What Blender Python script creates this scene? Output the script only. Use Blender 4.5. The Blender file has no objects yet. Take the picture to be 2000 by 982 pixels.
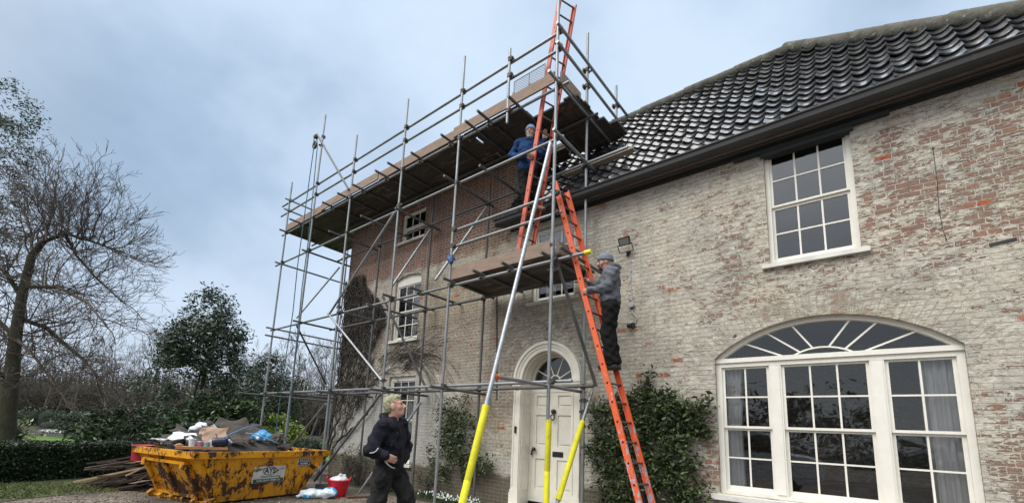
import bpy, bmesh, math, random, itertools
import numpy as np
from mathutils import Vector, Matrix
from mathutils.geometry import tessellate_polygon

random.seed(11)
rng = np.random.default_rng(5)
SC = bpy.context.scene
COL = SC.collection
PI = math.pi

# ------------------------------------------------------------------ camera
CAM_H = 1.5
F_, PX, PY, YAW, PITCH, ROLL = 877.97, 940.98, 689.91, -0.72797, 0.173076, 0.051581
_cy, _sy, _cp, _sp = math.cos(YAW), math.sin(YAW), math.cos(PITCH), math.sin(PITCH)
FW = Vector((_sy*_cp, _cy*_cp, _sp))
_r0 = Vector((_cy, -_sy, 0)); _u0 = _r0.cross(FW)
RT = math.cos(ROLL)*_r0 + math.sin(ROLL)*_u0
UP = -math.sin(ROLL)*_r0 + math.cos(ROLL)*_u0
cd = bpy.data.cameras.new('camera'); cam = bpy.data.objects.new('camera', cd); COL.objects.link(cam)
cd.sensor_width = 36.0; cd.lens = F_/2000*36
cd.shift_x = (1000-PX)/2000; cd.shift_y = (PY-491)/2000
cd.clip_start = 0.05; cd.clip_end = 1000
cam.matrix_world = Matrix(((RT.x, UP.x, -FW.x, 0), (RT.y, UP.y, -FW.y, 0), (RT.z, UP.z, -FW.z, CAM_H), (0, 0, 0, 1)))
SC.camera = cam

def ray(x, y):
    return RT*((x-PX)/F_) - UP*((y-PY)/F_) + FW
def at(x, y, Y):
    d = ray(x, y); k = Y/d.y; return Vector((d.x*k, Y, d.z*k+CAM_H))
def atx(x, y, X):
    d = ray(x, y); k = X/d.x; return Vector((X, d.y*k, d.z*k+CAM_H))
def atz(x, y, z):
    d = ray(x, y); k = (z-CAM_H)/d.z; return Vector((d.x*k, d.y*k, z))
def atd(x, y, dep):
    d = ray(x, y); h = -.665*d.x+.747*d.y; k = dep/h; return Vector((d.x*k, d.y*k, d.z*k+CAM_H))

# ------------------------------------------------------------------ light
SUN_EL, SUN_AZ = math.radians(52), math.radians(200)     # behind the viewer, veiled by cloud
sd = bpy.data.lights.new('sun', 'SUN'); sun = bpy.data.objects.new('sun', sd); COL.objects.link(sun)
sd.energy = 1.5; sd.angle = math.radians(35); sd.color = (1.0, .965, .91)
_sv = Vector((math.sin(SUN_AZ)*math.cos(SUN_EL), math.cos(SUN_AZ)*math.cos(SUN_EL), math.sin(SUN_EL)))
sun.rotation_euler = _sv.to_track_quat('Z', 'Y').to_euler()
SC.view_settings.view_transform = 'Standard'; SC.view_settings.look = 'None'
SC.view_settings.gamma = 1.0; SC.view_settings.exposure = 0.47
SC.view_settings.use_curve_mapping = False
SC.render.engine = 'CYCLES'
SC.cycles.use_denoising = True
SC.cycles.max_bounces = 6; SC.cycles.transparent_max_bounces = 12
SC.cycles.diffuse_bounces = 3; SC.cycles.glossy_bounces = 3

def nd(t, ty, i=None, **p):
    n = t.nodes.new(ty)
    for k, v in p.items(): setattr(n, k, v)
    for k, v in (i or {}).items():
        s = n.inputs[k]
        if isinstance(v, bpy.types.NodeSocket): t.links.new(v, s)
        else: s.default_value = v
    return n
def mth(t, op, a, b=0.0, c=0.0, clamp=False):
    n = nd(t, 'ShaderNodeMath', {0: a, 1: b, 2: c}, operation=op); n.use_clamp = clamp
    return n.outputs[0]
def ramp(t, fac, stops, interp='LINEAR'):
    n = nd(t, 'ShaderNodeValToRGB', {0: fac}); r = n.color_ramp; r.interpolation = interp
    while len(r.elements) < len(stops): r.elements.new(.5)
    for e, (p, c) in zip(r.elements, stops):
        e.position = p; e.color = (c, c, c, 1) if isinstance(c, (int, float)) else (*c, 1)
    return n.outputs[0]
def mixc(t, fac, a, b, blend='MIX'):
    n = t.nodes.new('ShaderNodeMix'); n.data_type = 'RGBA'; n.blend_type = blend; n.clamp_factor = True
    for idx, v in ((0, fac), (6, a), (7, b)):
        s = n.inputs[idx]
        if isinstance(v, bpy.types.NodeSocket): t.links.new(v, s)
        elif idx == 0: s.default_value = v
        else: s.default_value = (*v, 1)
    return n.outputs[2]
def noise(t, vec, scale, detail=4, rough=.55, dist=0.0):
    return nd(t, 'ShaderNodeTexNoise', {'Vector': vec, 'Scale': scale, 'Detail': detail, 'Roughness': rough, 'Distortion': dist}).outputs['Fac']
def maprange(t, v, a, b, c=0.0, d=1.0, smooth=False):
    n = nd(t, 'ShaderNodeMapRange', {0: v, 1: a, 2: b, 3: c, 4: d})
    if smooth: n.interpolation_type = 'SMOOTHSTEP'
    return n.outputs[0]

W = bpy.data.worlds.new('World'); SC.world = W; W.use_nodes = True
t = W.node_tree; t.nodes.clear()
out = nd(t, 'ShaderNodeOutputWorld')
sky = nd(t, 'ShaderNodeTexSky', sky_type='NISHITA', sun_disc=False, sun_elevation=SUN_EL, sun_rotation=SUN_AZ, air_density=1.2, dust_density=2.0)
b1 = nd(t, 'ShaderNodeBackground', {'Color': sky.outputs[0], 'Strength': .10})
tc = nd(t, 'ShaderNodeTexCoord').outputs['Generated']
sep = nd(t, 'ShaderNodeSeparateXYZ', {0: tc})
mp = nd(t, 'ShaderNodeMapping', {'Vector': tc, 'Scale': (1.0, 1.0, 1.25), 'Rotation': (.3, .2, .5)}).outputs[0]
n1 = noise(t, mp, 1.9, 5, .48, .15)
n2 = noise(t, mp, 4.5, 5, .5, .1)
cl = mth(t, 'ADD', mth(t, 'MULTIPLY', n1, .8), mth(t, 'MULTIPLY', n2, .2))
# the sky is palest towards the roof ridge on the right, greyer on the left
lr = nd(t, 'ShaderNodeVectorMath', {0: tc, 1: (-.25, .80, .52)}, operation='DOT_PRODUCT').outputs['Value']
cl = mth(t, 'ADD', cl, mth(t, 'MULTIPLY', maprange(t, lr, .55, 1.0, 0, 1), .12))
cc = ramp(t, cl, [(.38, (.245, .338, .455)), (.48, (.33, .433, .567)), (.56, (.445, .552, .69)), (.68, (.545, .657, .79))])
hz = maprange(t, sep.outputs[2], .0, .42, .55, 0.0, True)
cc = mixc(t, hz, cc, (.60, .66, .77))
# an overcast sky is brightest overhead and, here, behind the viewer
zen = maprange(t, sep.outputs[2], .80, 1.0, 1.0, 3.9, True)
bk = mth(t, 'ADD', 1.0, mth(t, 'MULTIPLY', maprange(t, sep.outputs[1], .05, -.7, 0, 1.5, True), maprange(t, sep.outputs[2], .18, .55, -.12, 1.0, True)))
st = mth(t, 'MULTIPLY', zen, bk)
cc = mixc(t, maprange(t, st, 1.0, 2.2, 0, .92), cc, (.72, .70, .655))
cc = mixc(t, maprange(t, sep.outputs[1], .1, -.6, 0, .75), cc, (.58, .60, .62))
b2 = nd(t, 'ShaderNodeBackground', {'Color': cc, 'Strength': st})
mx = nd(t, 'ShaderNodeMixShader', {0: .88, 1: b1.outputs[0], 2: b2.outputs[0]})
t.links.new(mx.outputs[0], out.inputs[0])

# ------------------------------------------------------------------ materials
def newmat(name):
    m = bpy.data.materials.new(name); m.use_nodes = True
    t = m.node_tree; t.nodes.clear()
    o = nd(t, 'ShaderNodeOutputMaterial'); b = nd(t, 'ShaderNodeBsdfPrincipled')
    t.links.new(b.outputs[0], o.inputs[0])
    return m, t, b, o
def setin(t, b, **k):
    for n, v in k.items():
        s = b.inputs[n.replace('_', ' ')]
        if isinstance(v, bpy.types.NodeSocket): t.links.new(v, s)
        elif isinstance(v, tuple) and len(v) == 3: s.default_value = (*v, 1)
        else: s.default_value = v
def bump(t, b, h, strength=.5, dist=.01):
    n = nd(t, 'ShaderNodeBump', {'Height': h, 'Strength': strength, 'Distance': dist})
    t.links.new(n.outputs[0], b.inputs['Normal'])
def simple(name, c1, c2=None, rough=.6, metal=0.0, scale=8, bs=0.0, bscale=40, bd=.006, island=0.0, c3=None, spot=None, stretch=(1, 1, 1), coat=0.0, contrast=(.35, .65)):
    m, t, b, o = newmat(name)
    c2 = c2 or tuple(x*.75 for x in c1)
    co = nd(t, 'ShaderNodeTexCoord').outputs['Object']
    v = nd(t, 'ShaderNodeMapping', {'Vector': co, 'Scale': stretch}).outputs[0]
    f = noise(t, v, scale, 5, .6)
    col = ramp(t, f, [(contrast[0], c1), (contrast[1], c2)])
    if island:
        g = nd(t, 'ShaderNodeNewGeometry').outputs['Random Per Island']
        hs = nd(t, 'ShaderNodeHueSaturation', {'Color': col, 'Value': maprange(t, g, 0, 1, 1-island, 1+island), 'Hue': maprange(t, g, 0, 1, .5-island*.03, .5+island*.03)})
        col = hs.outputs[0]
    if spot:
        thr, sc, cs = spot
        s = maprange(t, noise(t, v, sc, 6, .65), thr, thr+.03)
        col = mixc(t, s, col, cs)
    setin(t, b, Base_Color=col, Roughness=rough, Metallic=metal)
    if coat: setin(t, b, Coat_Weight=coat)
    if bs: bump(t, b, noise(t, v, bscale, 5, .6), bs, bd)
    return m

# ------------------------------------------------------------------ mesh helpers
class MB:
    def __init__(s): s.v = []; s.f = []; s.m = []; s.mi = 0
    def add(s, vs, fs):
        o = len(s.v); s.v += [tuple(p) for p in vs]
        for f in fs: s.f.append(tuple(i+o for i in f)); s.m.append(s.mi)
    def box(s, x0, x1, y0, y1, z0, z1):
        s.add([(x0, y0, z0), (x1, y0, z0), (x1, y1, z0), (x0, y1, z0), (x0, y0, z1), (x1, y0, z1), (x1, y1, z1), (x0, y1, z1)],
              [(0, 3, 2, 1), (4, 5, 6, 7), (0, 1, 5, 4), (1, 2, 6, 5), (2, 3, 7, 6), (3, 0, 4, 7)])
    def bar(s, p0, p1, w, h, up=(0, 0, 1)):      # box along p0-p1: w sideways, h along up
        p0, p1 = Vector(p0), Vector(p1); d = (p1-p0).normalized(); u = Vector(up)
        sd = d.cross(u)
        if sd.length < 1e-4: sd = d.cross(Vector((0, 1, 0)))
        sd.normalize(); u = sd.cross(d).normalized()
        vs = [p+sd*a*w/2+u*b*h/2 for p in (p0, p1) for a, b in ((-1, -1), (1, -1), (1, 1), (-1, 1))]
        s.add(vs, [(0, 1, 2, 3), (7, 6, 5, 4), (0, 4, 5, 1), (1, 5, 6, 2), (2, 6, 7, 3), (3, 7, 4, 0)])
    def path(s, pts, rad, n=6, cap=True):
        pts = [Vector(p) for p in pts]
        if isinstance(rad, (int, float)): rad = [rad]*len(pts)
        prev = None; vs = []
        for i, p in enumerate(pts):
            d = (pts[min(i+1, len(pts)-1)]-pts[max(i-1, 0)])
            d = d.normalized() if d.length > 1e-9 else Vector((0, 0, 1))
            if prev is None:
                a = Vector((0, 0, 1)) if abs(d.z) < .9 else Vector((1, 0, 0))
                u = (a-d*a.dot(d)).normalized()
            else:
                u = prev-d*prev.dot(d)
                u = u.normalized() if u.length > 1e-6 else d.orthogonal().normalized()
            prev = u; w = d.cross(u)
            for k in range(n):
                a = 2*PI*k/n; vs.append(p+(u*math.cos(a)+w*math.sin(a))*rad[i])
        fs = []
        for i in range(len(pts)-1):
            for k in range(n):
                a, b = i*n+k, i*n+(k+1) % n; fs.append((a, b, b+n, a+n))
        if cap:
            fs.append(tuple(reversed(range(n)))); fs.append(tuple(range((len(pts)-1)*n, len(pts)*n)))
        s.add(vs, fs)
    def pipe(s, p0, p1, r, n=12):                 # hollow ended tube
        p0, p1 = Vector(p0), Vector(p1); d = (p1-p0).normalized()
        s.path([p0+d*.06, p0+d*.0595, p0, p0+d*1e-4, p1-d*1e-4, p1, p1-d*.0595, p1-d*.06], [0.001, r*.78, r*.80, r, r, r*.80, r*.78, .001], n, False)
    def lathe(s, c, prof, n=20, axis='z', close=True):
        vs = []; c = Vector(c)
        for r, h in prof:
            for k in range(n):
                a = 2*PI*k/n; x, y = r*math.cos(a), r*math.sin(a)
                vs.append(c+(Vector((x, y, h)) if axis == 'z' else Vector((x, h, y)) if axis == 'y' else Vector((h, x, y))))
        fs = []
        for i in range(len(prof)-1):
            for k in range(n):
                a, b = i*n+k, i*n+(k+1) % n; fs.append((a, b, b+n, a+n))
        s.add(vs, fs)
    def prism(s, poly, axis, a0, a1):             # polygon in the plane across `axis`, extruded a0..a1
        n = len(poly)
        def P(u, w, a): return (a, u, w) if axis == 'x' else (u, a, w) if axis == 'y' else (u, w, a)
        vs = [P(u, w, a0) for u, w in poly]+[P(u, w, a1) for u, w in poly]
        fs = [(i, (i+1) % n, (i+1) % n+n, i+n) for i in range(n)]
        tri = tessellate_polygon([[Vector((u, w, 0)) for u, w in poly]])
        for a, b, c in tri: fs.append((a, b, c)); fs.append((a+n, c+n, b+n))
        s.add(vs, fs)
    def build(s, name, mats, parent=None, smooth=False, fix=True, tagd=None):
        off = Vector((0, 0, 0))
        if parent is not None: off = Vector(parent.get('_w', (0, 0, 0)))
        me = bpy.data.meshes.new(name)
        me.from_pydata([(x-off.x, y-off.y, z-off.z) for x, y, z in s.v], [], s.f)
        if not isinstance(mats, (list, tuple)): mats = [mats]
        for m in mats: me.materials.append(m)
        if len(mats) > 1: me.polygons.foreach_set('material_index', s.m)
        if fix and len(s.f) < 60000:
            bm = bmesh.new(); bm.from_mesh(me); bmesh.ops.recalc_face_normals(bm, faces=bm.faces); bm.to_mesh(me); bm.free()
        if smooth is True: me.polygons.foreach_set('use_smooth', [True]*len(me.polygons))
        elif smooth: me.shade_smooth() if False else me.set_sharp_from_angle(angle=smooth) if hasattr(me, 'set_sharp_from_angle') and not me.polygons.foreach_set('use_smooth', [True]*len(me.polygons)) else None
        o = bpy.data.objects.new(name, me); COL.objects.link(o)
        if parent is not None: o.parent = parent; o['_w'] = tuple(float(x) for x in off)
        return o

def npobj(name, verts, faces, mats, parent=None, smooth=True):
    off = np.array(parent.get('_w', (0, 0, 0))) if parent is not None else np.zeros(3)
    me = bpy.data.meshes.new(name)
    v = np.ascontiguousarray(np.asarray(verts, float)-off, np.float32); f = np.ascontiguousarray(np.asarray(faces), np.int32)
    me.vertices.add(len(v)); me.vertices.foreach_set('co', v.ravel())
    k = f.shape[1]
    me.loops.add(f.size); me.loops.foreach_set('vertex_index', f.ravel())
    me.polygons.add(len(f)); me.polygons.foreach_set('loop_start', np.arange(0, f.size, k, dtype=np.int32))
    if smooth: me.shade_smooth()
    me.update(); me.validate()
    if not isinstance(mats, (list, tuple)): mats = [mats]
    for m in mats: me.materials.append(m)
    o = bpy.data.objects.new(name, me); COL.objects.link(o)
    if parent is not None: o.parent = parent; o['_w'] = tuple(float(x) for x in off)
    return o

def tag(o, label=None, cat=None, group=None, kind=None):
    if label: o['label'] = label
    if cat: o['category'] = cat
    if group: o['group'] = group
    if kind: o['kind'] = kind
    return o
def thing(name, loc, label, cat, group=None):
    o = bpy.data.objects.new(name, None); COL.objects.link(o); o.location = loc; o['_w'] = tuple(float(x) for x in loc)
    o.empty_display_size = .2
    return tag(o, label, cat, group)
def copy_thing(o, loc, rz=0.0, scale=1.0, label=None, group=None):
    c = o.copy(); COL.objects.link(c); c.location = loc; c.rotation_euler = (0, 0, rz); c.scale = (scale,)*3
    if label: c['label'] = label
    if group: c['group'] = group
    for ch in [x for x in o.children]:
        d = ch.copy(); COL.objects.link(d); d.parent = c
        for g in [x for x in ch.children]:
            e = g.copy(); COL.objects.link(e); e.parent = d
    return c

# signed-distance modelling: smooth unions meshed with surface nets
class SDF:
    def __init__(s, h=.01, fold=None): s.p = []; s.h = h; s.fold = fold
    def cap(s, a, b, ra, rb=None, k=.03, op=1): s.p.append(('c', Vector(a), Vector(b), ra, ra if rb is None else rb, k, op)); return s
    def chain(s, pts, rs, k=.03):
        for i in range(len(pts)-1): s.cap(pts[i], pts[i+1], rs[i], rs[i+1], k)
        return s
    def ell(s, c, r, M=None, k=.03, op=1): s.p.append(('e', Vector(c), Vector(r), M, None, k, op)); return s
    def mesh(s):
        lo = np.full(3, 1e9); hi = -lo; h = s.h
        bb = []
        for q in s.p:
            if q[0] == 'c':
                a, b = np.array(q[1]), np.array(q[2]); r = max(q[3], q[4])
                l, u = np.minimum(a, b)-r, np.maximum(a, b)+r
            else:
                r = max(q[2]); l, u = np.array(q[1])-r, np.array(q[1])+r
            bb.append((l, u))
            if q[6] > 0: lo = np.minimum(lo, l); hi = np.maximum(hi, u)
        lo = lo-4*h; hi = hi+4*h
        n = np.ceil((hi-lo)/h).astype(int)+1
        F = np.full(n, .2)
        for q, (l, u) in zip(s.p, bb):
            k = q[5]; m = k+4*h+.02
            i0 = np.maximum(((l-m-lo)/h).astype(int), 0); i1 = np.minimum(((u+m-lo)/h).astype(int)+1, n)
            if (i1 <= i0).any(): continue
            g = np.meshgrid(*[lo[d]+np.arange(i0[d], i1[d])*h for d in range(3)], indexing='ij')
            P = np.stack(g, -1)
            if q[0] == 'c':
                a, b = np.array(q[1]), np.array(q[2]); ba = b-a; L = max(ba@ba, 1e-12)
                tt = np.clip(((P-a)@ba)/L, 0, 1)
                D = np.linalg.norm(P-a-tt[..., None]*ba, axis=-1)-(q[3]+(q[4]-q[3])*tt)
            else:
                X = P-np.array(q[1])
                if q[3] is not None: X = X@np.array(q[3])      # columns of M are the axes
                r = np.array(q[2]); k0 = np.linalg.norm(X/r, axis=-1); k1 = np.linalg.norm(X/(r*r), axis=-1)+1e-9
                D = k0*(k0-1)/k1
            sl = tuple(slice(i0[d], i1[d]) for d in range(3)); A = F[sl]
            if q[6] > 0:
                hh = np.maximum(k-np.abs(A-D), 0)/k; F[sl] = np.minimum(A, D)-hh*hh*k/4
            else:
                hh = np.maximum(k-np.abs(A+D), 0)/k; F[sl] = np.maximum(A, -D)+hh*hh*k/4
        if s.fold:
            amp, fr = s.fold
            X, Y, Z = np.meshgrid(*[lo[d]+np.arange(n[d])*h for d in range(3)], indexing='ij')
            wob = np.sin(X*fr*.6+Z*fr*.8+1.5*np.sin(Y*fr*.7+Z*fr*.3))+.7*np.sin(Y*fr*1.3-Z*fr*1.1+1.2*np.sin(X*fr*.9))+.5*np.sin(Z*fr*1.9+X*fr*1.1)
            F = F+amp*wob*np.clip(1-np.abs(F)/.05, 0, 1)
        return surfnets(F, lo, h)
    def build(s, name, mat, parent): v, f = s.mesh(); return npobj(name, v, f, mat, parent)

def surfnets(Fd, o, h):
    S = Fd < 0; nx, ny, nz = Fd.shape
    offs = list(itertools.product((0, 1), repeat=3))
    cnt = sum(S[i:nx-1+i, j:ny-1+j, k:nz-1+k].astype(np.int8) for i, j, k in offs)
    act = (cnt > 0) & (cnt < 8); idx = np.full(act.shape, -1); ijk = np.argwhere(act); idx[act] = np.arange(len(ijk))
    acc = np.zeros((len(ijk), 3)); w = np.zeros(len(ijk))
    for a in offs:
        for d in range(3):
            if a[d] == 0:
                b = list(a); b[d] = 1; b = tuple(b)
                fa = Fd[ijk[:, 0]+a[0], ijk[:, 1]+a[1], ijk[:, 2]+a[2]]; fb = Fd[ijk[:, 0]+b[0], ijk[:, 1]+b[1], ijk[:, 2]+b[2]]
                m = (fa < 0) != (fb < 0); tt = np.where(m, fa/(fa-fb+1e-15), 0)
                p = np.array(a, float)[None]+(np.array(b)-np.array(a))[None]*tt[:, None]
                acc[m] += p[m]; w[m] += 1
    V = (ijk+acc/np.maximum(w, 1)[:, None])*h+o
    Q = []
    for d in range(3):
        e, g = (d+1) % 3, (d+2) % 3
        A = np.moveaxis(S, (d, e, g), (0, 1, 2)); I = np.moveaxis(idx, (d, e, g), (0, 1, 2))
        c = A[:-1, 1:-1, 1:-1] != A[1:, 1:-1, 1:-1]
        q = np.argwhere(c); ins = A[:-1, 1:-1, 1:-1][c]
        i, j, k = q[:, 0], q[:, 1]+1, q[:, 2]+1
        quad = np.stack([I[i, j-1, k-1], I[i, j, k-1], I[i, j, k], I[i, j-1, k]], 1)
        quad[~ins] = quad[~ins][:, ::-1]; Q.append(quad)
    return V, np.concatenate(Q)

def leafmesh(centres, size, up=.35, ratio=.45, jit=.4, droop=0.0, normals=None):
    """leaf shaped faces (two folded quads' worth of a pointed diamond) at the given centres"""
    n = len(centres); C = np.asarray(centres)
    d = rng.normal(size=(n, 3)); d[:, 2] = d[:, 2]*.6-droop
    if normals is not None: d = d+normals*1.2
    d /= np.linalg.norm(d, axis=1)[:, None]+1e-9
    u = rng.normal(size=(n, 3))*jit*2; u[:, 2] += up
    sdv = np.cross(d, u); sdv /= np.linalg.norm(sdv, axis=1)[:, None]+1e-9
    nrm = np.cross(sdv, d)
    L = (size*rng.uniform(.6, 1.3, n))[:, None]
    Wd = L*ratio*.5
    base = C-d*L*.5; tip = C+d*L*.5-nrm*L*.12
    mid = C+nrm*L*.06
    V = np.stack([base, mid+sdv*Wd, tip, mid-sdv*Wd], 1).reshape(-1, 3)
    Fc = np.arange(n*4).reshape(n, 4)
    return V, Fc
BWX0, BWX1, BWZ0, BWS = -1.86, .80, .80, 2.80
_h = .52; _c = (BWX1-BWX0)/2; BWR = (_c*_c+_h*_h)/(2*_h)
# ------------------------------------------------------------------ brick wall material
def wallmat():
    m, t, b, o = newmat('whitewashed_brick')
    pos = nd(t, 'ShaderNodeNewGeometry').outputs['Position']
    s = nd(t, 'ShaderNodeSeparateXYZ', {0: pos})
    u = mth(t, 'ADD', s.outputs[0], s.outputs[1]); z = s.outputs[2]
    p0 = nd(t, 'ShaderNodeCombineXYZ', {0: u, 1: z, 2: 0.0}).outputs[0]
    wob = nd(t, 'ShaderNodeTexNoise', {'Vector': p0, 'Scale': 6.0, 'Detail': 3.0}).outputs['Color']
    p = nd(t, 'ShaderNodeVectorMath', {0: p0, 1: nd(t, 'ShaderNodeVectorMath', {0: nd(t, 'ShaderNodeVectorMath', {0: wob, 1: (.5, .5, .5)}, operation='SUBTRACT').outputs[0], 'Scale': .028}, operation='SCALE').outputs[0]}, operation='ADD').outputs[0]
    def brick(c1, c2, mort):
        n = nd(t, 'ShaderNodeTexBrick', {'Vector': p, 'Color1': (c1,)*3+(1,), 'Color2': (c2,)*3+(1,), 'Mortar': (mort,)*3+(1,), 'Scale': 1.0, 'Mortar Size': .0075, 'Mortar Smooth': .35, 'Bias': 0.0, 'Brick Width': .225, 'Row Height': .075})
        n.offset = .5; n.offset_frequency = 2; n.squash = .52; n.squash_frequency = 2
        return n
    bn = brick(0, 1, .5)
    rnd = bn.outputs['Color']; mort = bn.outputs['Fac']
    bw_ = brick(0, 1, .5); bw_.inputs['Mortar Size'].default_value = .017; bw_.inputs['Mortar Smooth'].default_value = .6; mort2 = bw_.outputs['Fac']
    nA = noise(t, p0, .55, 4, .6); nB = noise(t, p0, 2.6, 6, .62); nC = noise(t, p0, 14, 6, .65); nD = noise(t, p0, 60, 4, .6)
    st = nd(t, 'ShaderNodeMapping', {'Vector': p0, 'Scale': (5, 17, 1)}).outputs[0]
    nE = noise(t, st, 1.0, 6, .68, .9)          # flakes lying along the courses
    st2 = nd(t, 'ShaderNodeMapping', {'Vector': p0, 'Scale': (9, 26, 1), 'Location': (3.1, 7.7, 0)}).outputs[0]
    nF = noise(t, st2, 1.0, 5, .65, .7)
    red = ramp(t, rnd, [(0, (.10, .042, .036)), (.25, (.19, .07, .05)), (.5, (.26, .095, .06)), (.75, (.21, .095, .075)), (1, (.34, .135, .07))])
    red = mixc(t, maprange(t, nC, .35, .75), red, (.19, .105, .082))
    lime = mixc(t, nC, (.43, .405, .36), (.32, .305, .27))
    red = mixc(t, .10, red, (.26, .17, .12))
    raw = mixc(t, mth(t, 'MULTIPLY', mort2, .85), red, lime)
    nG = noise(t, nd(t, 'ShaderNodeMapping', {'Vector': p0, 'Scale': (7, 12, 1), 'Location': (9.1, 2.2, 0)}).outputs[0], 1.0, 7, .72, 1.2)
    nH = noise(t, nd(t, 'ShaderNodeMapping', {'Vector': p0, 'Scale': (11, 24, 1), 'Location': (1.1, 5.2, 0)}).outputs[0], 1.0, 6, .70, 1.0)
    nG = noise(t, nd(t, 'ShaderNodeMapping', {'Vector': p0, 'Scale': (7, 12, 1), 'Location': (9.1, 2.2, 0)}).outputs[0], 1.0, 7, .72, 1.2)
    nH = noise(t, nd(t, 'ShaderNodeMapping', {'Vector': p0, 'Scale': (11, 24, 1), 'Location': (1.1, 5.2, 0)}).outputs[0], 1.0, 6, .70, 1.0)
    wash = ramp(t, nB, [(.32, (.63, .59, .505)), (.46, (.55, .52, .44)), (.58, (.47, .445, .38)), (.72, (.38, .365, .315))])
    nM = noise(t, nd(t, 'ShaderNodeMapping', {'Vector': p0, 'Scale': (1, 1, 1), 'Location': (4.4, 1.3, 0)}).outputs[0], 1.15, 5, .6, .5)
    wash = mixc(t, maprange(t, nM, .50, .62, 0, .55), wash, (.40, .40, .365))        # grey, damp stretches
    wash = mixc(t, maprange(t, nM, .47, .36, 0, .55), wash, (.62, .54, .43))         # warm cream stretches
    wash = mixc(t, maprange(t, nG, .50, .57, 0, .42), wash, (.40, .375, .31))        # olive grey weathering
    wash = mixc(t, maprange(t, nG, .455, .40, 0, .70), wash, (.70, .675, .60))       # thick lime left on
    wash = mixc(t, maprange(t, nH, .545, .585, 0, .55), wash, (.43, .305, .26))        # brick showing through
    wash = mixc(t, maprange(t, nF, .56, .61, 0, .55), wash, (.27, .245, .195))       # dark flecks along the courses
    pz = nd(t, 'ShaderNodeSeparateXYZ', {0: p}).outputs[1]
    bed = maprange(t, mth(t, 'ABSOLUTE', mth(t, 'SUBTRACT', mth(t, 'FRACT', mth(t, 'DIVIDE', pz, .075)), .04)), .03, .12, 1.0, 0.0)
    bed = mth(t, 'MULTIPLY', bed, maprange(t, nG, .42, .58, .05, .62))
    wash = mixc(t, bed, wash, (.285, .225, .175))
    wash = mixc(t, maprange(t, rnd, .0, 1.0, .0, .14), wash, (.40, .335, .28))
    def blob(cx, cz, rx, rz):
        a = mth(t, 'DIVIDE', mth(t, 'SUBTRACT', u, cx+7.5), rx); c = mth(t, 'DIVIDE', mth(t, 'SUBTRACT', z, cz), rz)
        d = mth(t, 'SQRT', mth(t, 'ADD', mth(t, 'MULTIPLY', a, a), mth(t, 'MULTIPLY', c, c)))
        return maprange(t, d, .35, 1.0, 1.0, 0.0, True)
    def amax(*v):
        r = v[0]
        for q in v[1:]: r = mth(t, 'MAXIMUM', r, q)
        return r
    # where the limewash has gone
    top = mth(t, 'MULTIPLY', maprange(t, z, 5.35, 6.35, 0, 1, True), maprange(t, u, 1.62, 1.45, 0, 1))
    reds = amax(blob(1.0, 4.8, 1.8, 1.45), blob(1.6, 5.2, 1.1, .9), blob(-2.05, 1.35, .5, .75), blob(1.25, 1.5, .55, 1.1), blob(-.5, 3.45, 1.3, .28), mth(t, 'MULTIPLY', blob(-.95, 3.9, 1.5, 1.1), .55), mth(t, 'MULTIPLY', blob(-1.5, 4.5, .5, 1.1), .7))
    mid = mth(t, 'MULTIPLY', amax(blob(-7.3, 3.9, 1.9, 1.9), blob(-9.2, 4.6, 1.6, 1.6), blob(-6.3, 2.6, 1.2, 1.6), blob(-10.5, 4.0, .8, 1.0)), .72)
    v = mth(t, 'ADD', mth(t, 'MULTIPLY', nB, .25), mth(t, 'ADD', mth(t, 'MULTIPLY', nE, .30), mth(t, 'MULTIPLY', nH, .55)))
    v = mth(t, 'ADD', v, mth(t, 'MULTIPLY', mth(t, 'SUBTRACT', rnd, .5), .07))
    v = mth(t, 'SUBTRACT', v, mth(t, 'MULTIPLY', mort, .10))
    mid = mth(t, 'MULTIPLY', mid, mth(t, 'MAXIMUM', maprange(t, z, 2.2, 3.1, 0, 1, True), maprange(t, u, -1.4, -.6, 0, 1)))
    k1 = maprange(t, mth(t, 'ADD', v, mth(t, 'ADD', mth(t, 'MULTIPLY', reds, .075), maprange(t, u, 3.5, 5.5, 0, .028))), .638, .660, 0, 1)
    vt = mth(t, 'ADD', mth(t, 'ADD', mth(t, 'MULTIPLY', nB, .35), mth(t, 'MULTIPLY', nE, .55)), mth(t, 'MULTIPLY', top, .55))
    k2 = maprange(t, vt, .60, .70, 0, 1)
    # the middle of the front: brown brick faces between pale lime joints
    km = mth(t, 'MULTIPLY', mth(t, 'MULTIPLY', maprange(t, mth(t, 'ADD', mid, mth(t, 'MULTIPLY', mth(t, 'SUBTRACT', nB, .5), .9)), .25, .50), mth(t, 'SUBTRACT', 1.0, mort2)), maprange(t, nH, .64, .50))
    brn = ramp(t, rnd, [(0, (.15, .10, .08)), (.35, (.22, .155, .12)), (.65, (.28, .22, .175)), (1, (.25, .145, .10))])
    wash = mixc(t, mth(t, 'MULTIPLY', km, .85), wash, brn)
    col = mixc(t, mth(t, 'MULTIPLY', k1, .92), wash, mixc(t, .22, red, (.30, .21, .185)))
    col = mixc(t, k2, col, raw)
    k = mth(t, 'MAXIMUM', k1, k2)
    # single bricks whose face has spalled to raw orange
    spall = mth(t, 'MULTIPLY', maprange(t, rnd, .972, .978), maprange(t, nB, .50, .56))
    col = mixc(t, mth(t, 'MULTIPLY', spall, mth(t, 'SUBTRACT', 1.0, mort)), col, (.42, .115, .045))
    # voussoirs of the wide arch
    ax_, az_ = (BWX0+BWX1)/2+7.5, BWS+.52-BWR
    dx_ = mth(t, 'SUBTRACT', u, ax_); dz_ = mth(t, 'SUBTRACT', z, az_)
    rr_ = mth(t, 'SQRT', mth(t, 'ADD', mth(t, 'MULTIPLY', dx_, dx_), mth(t, 'MULTIPLY', dz_, dz_)))
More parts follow.
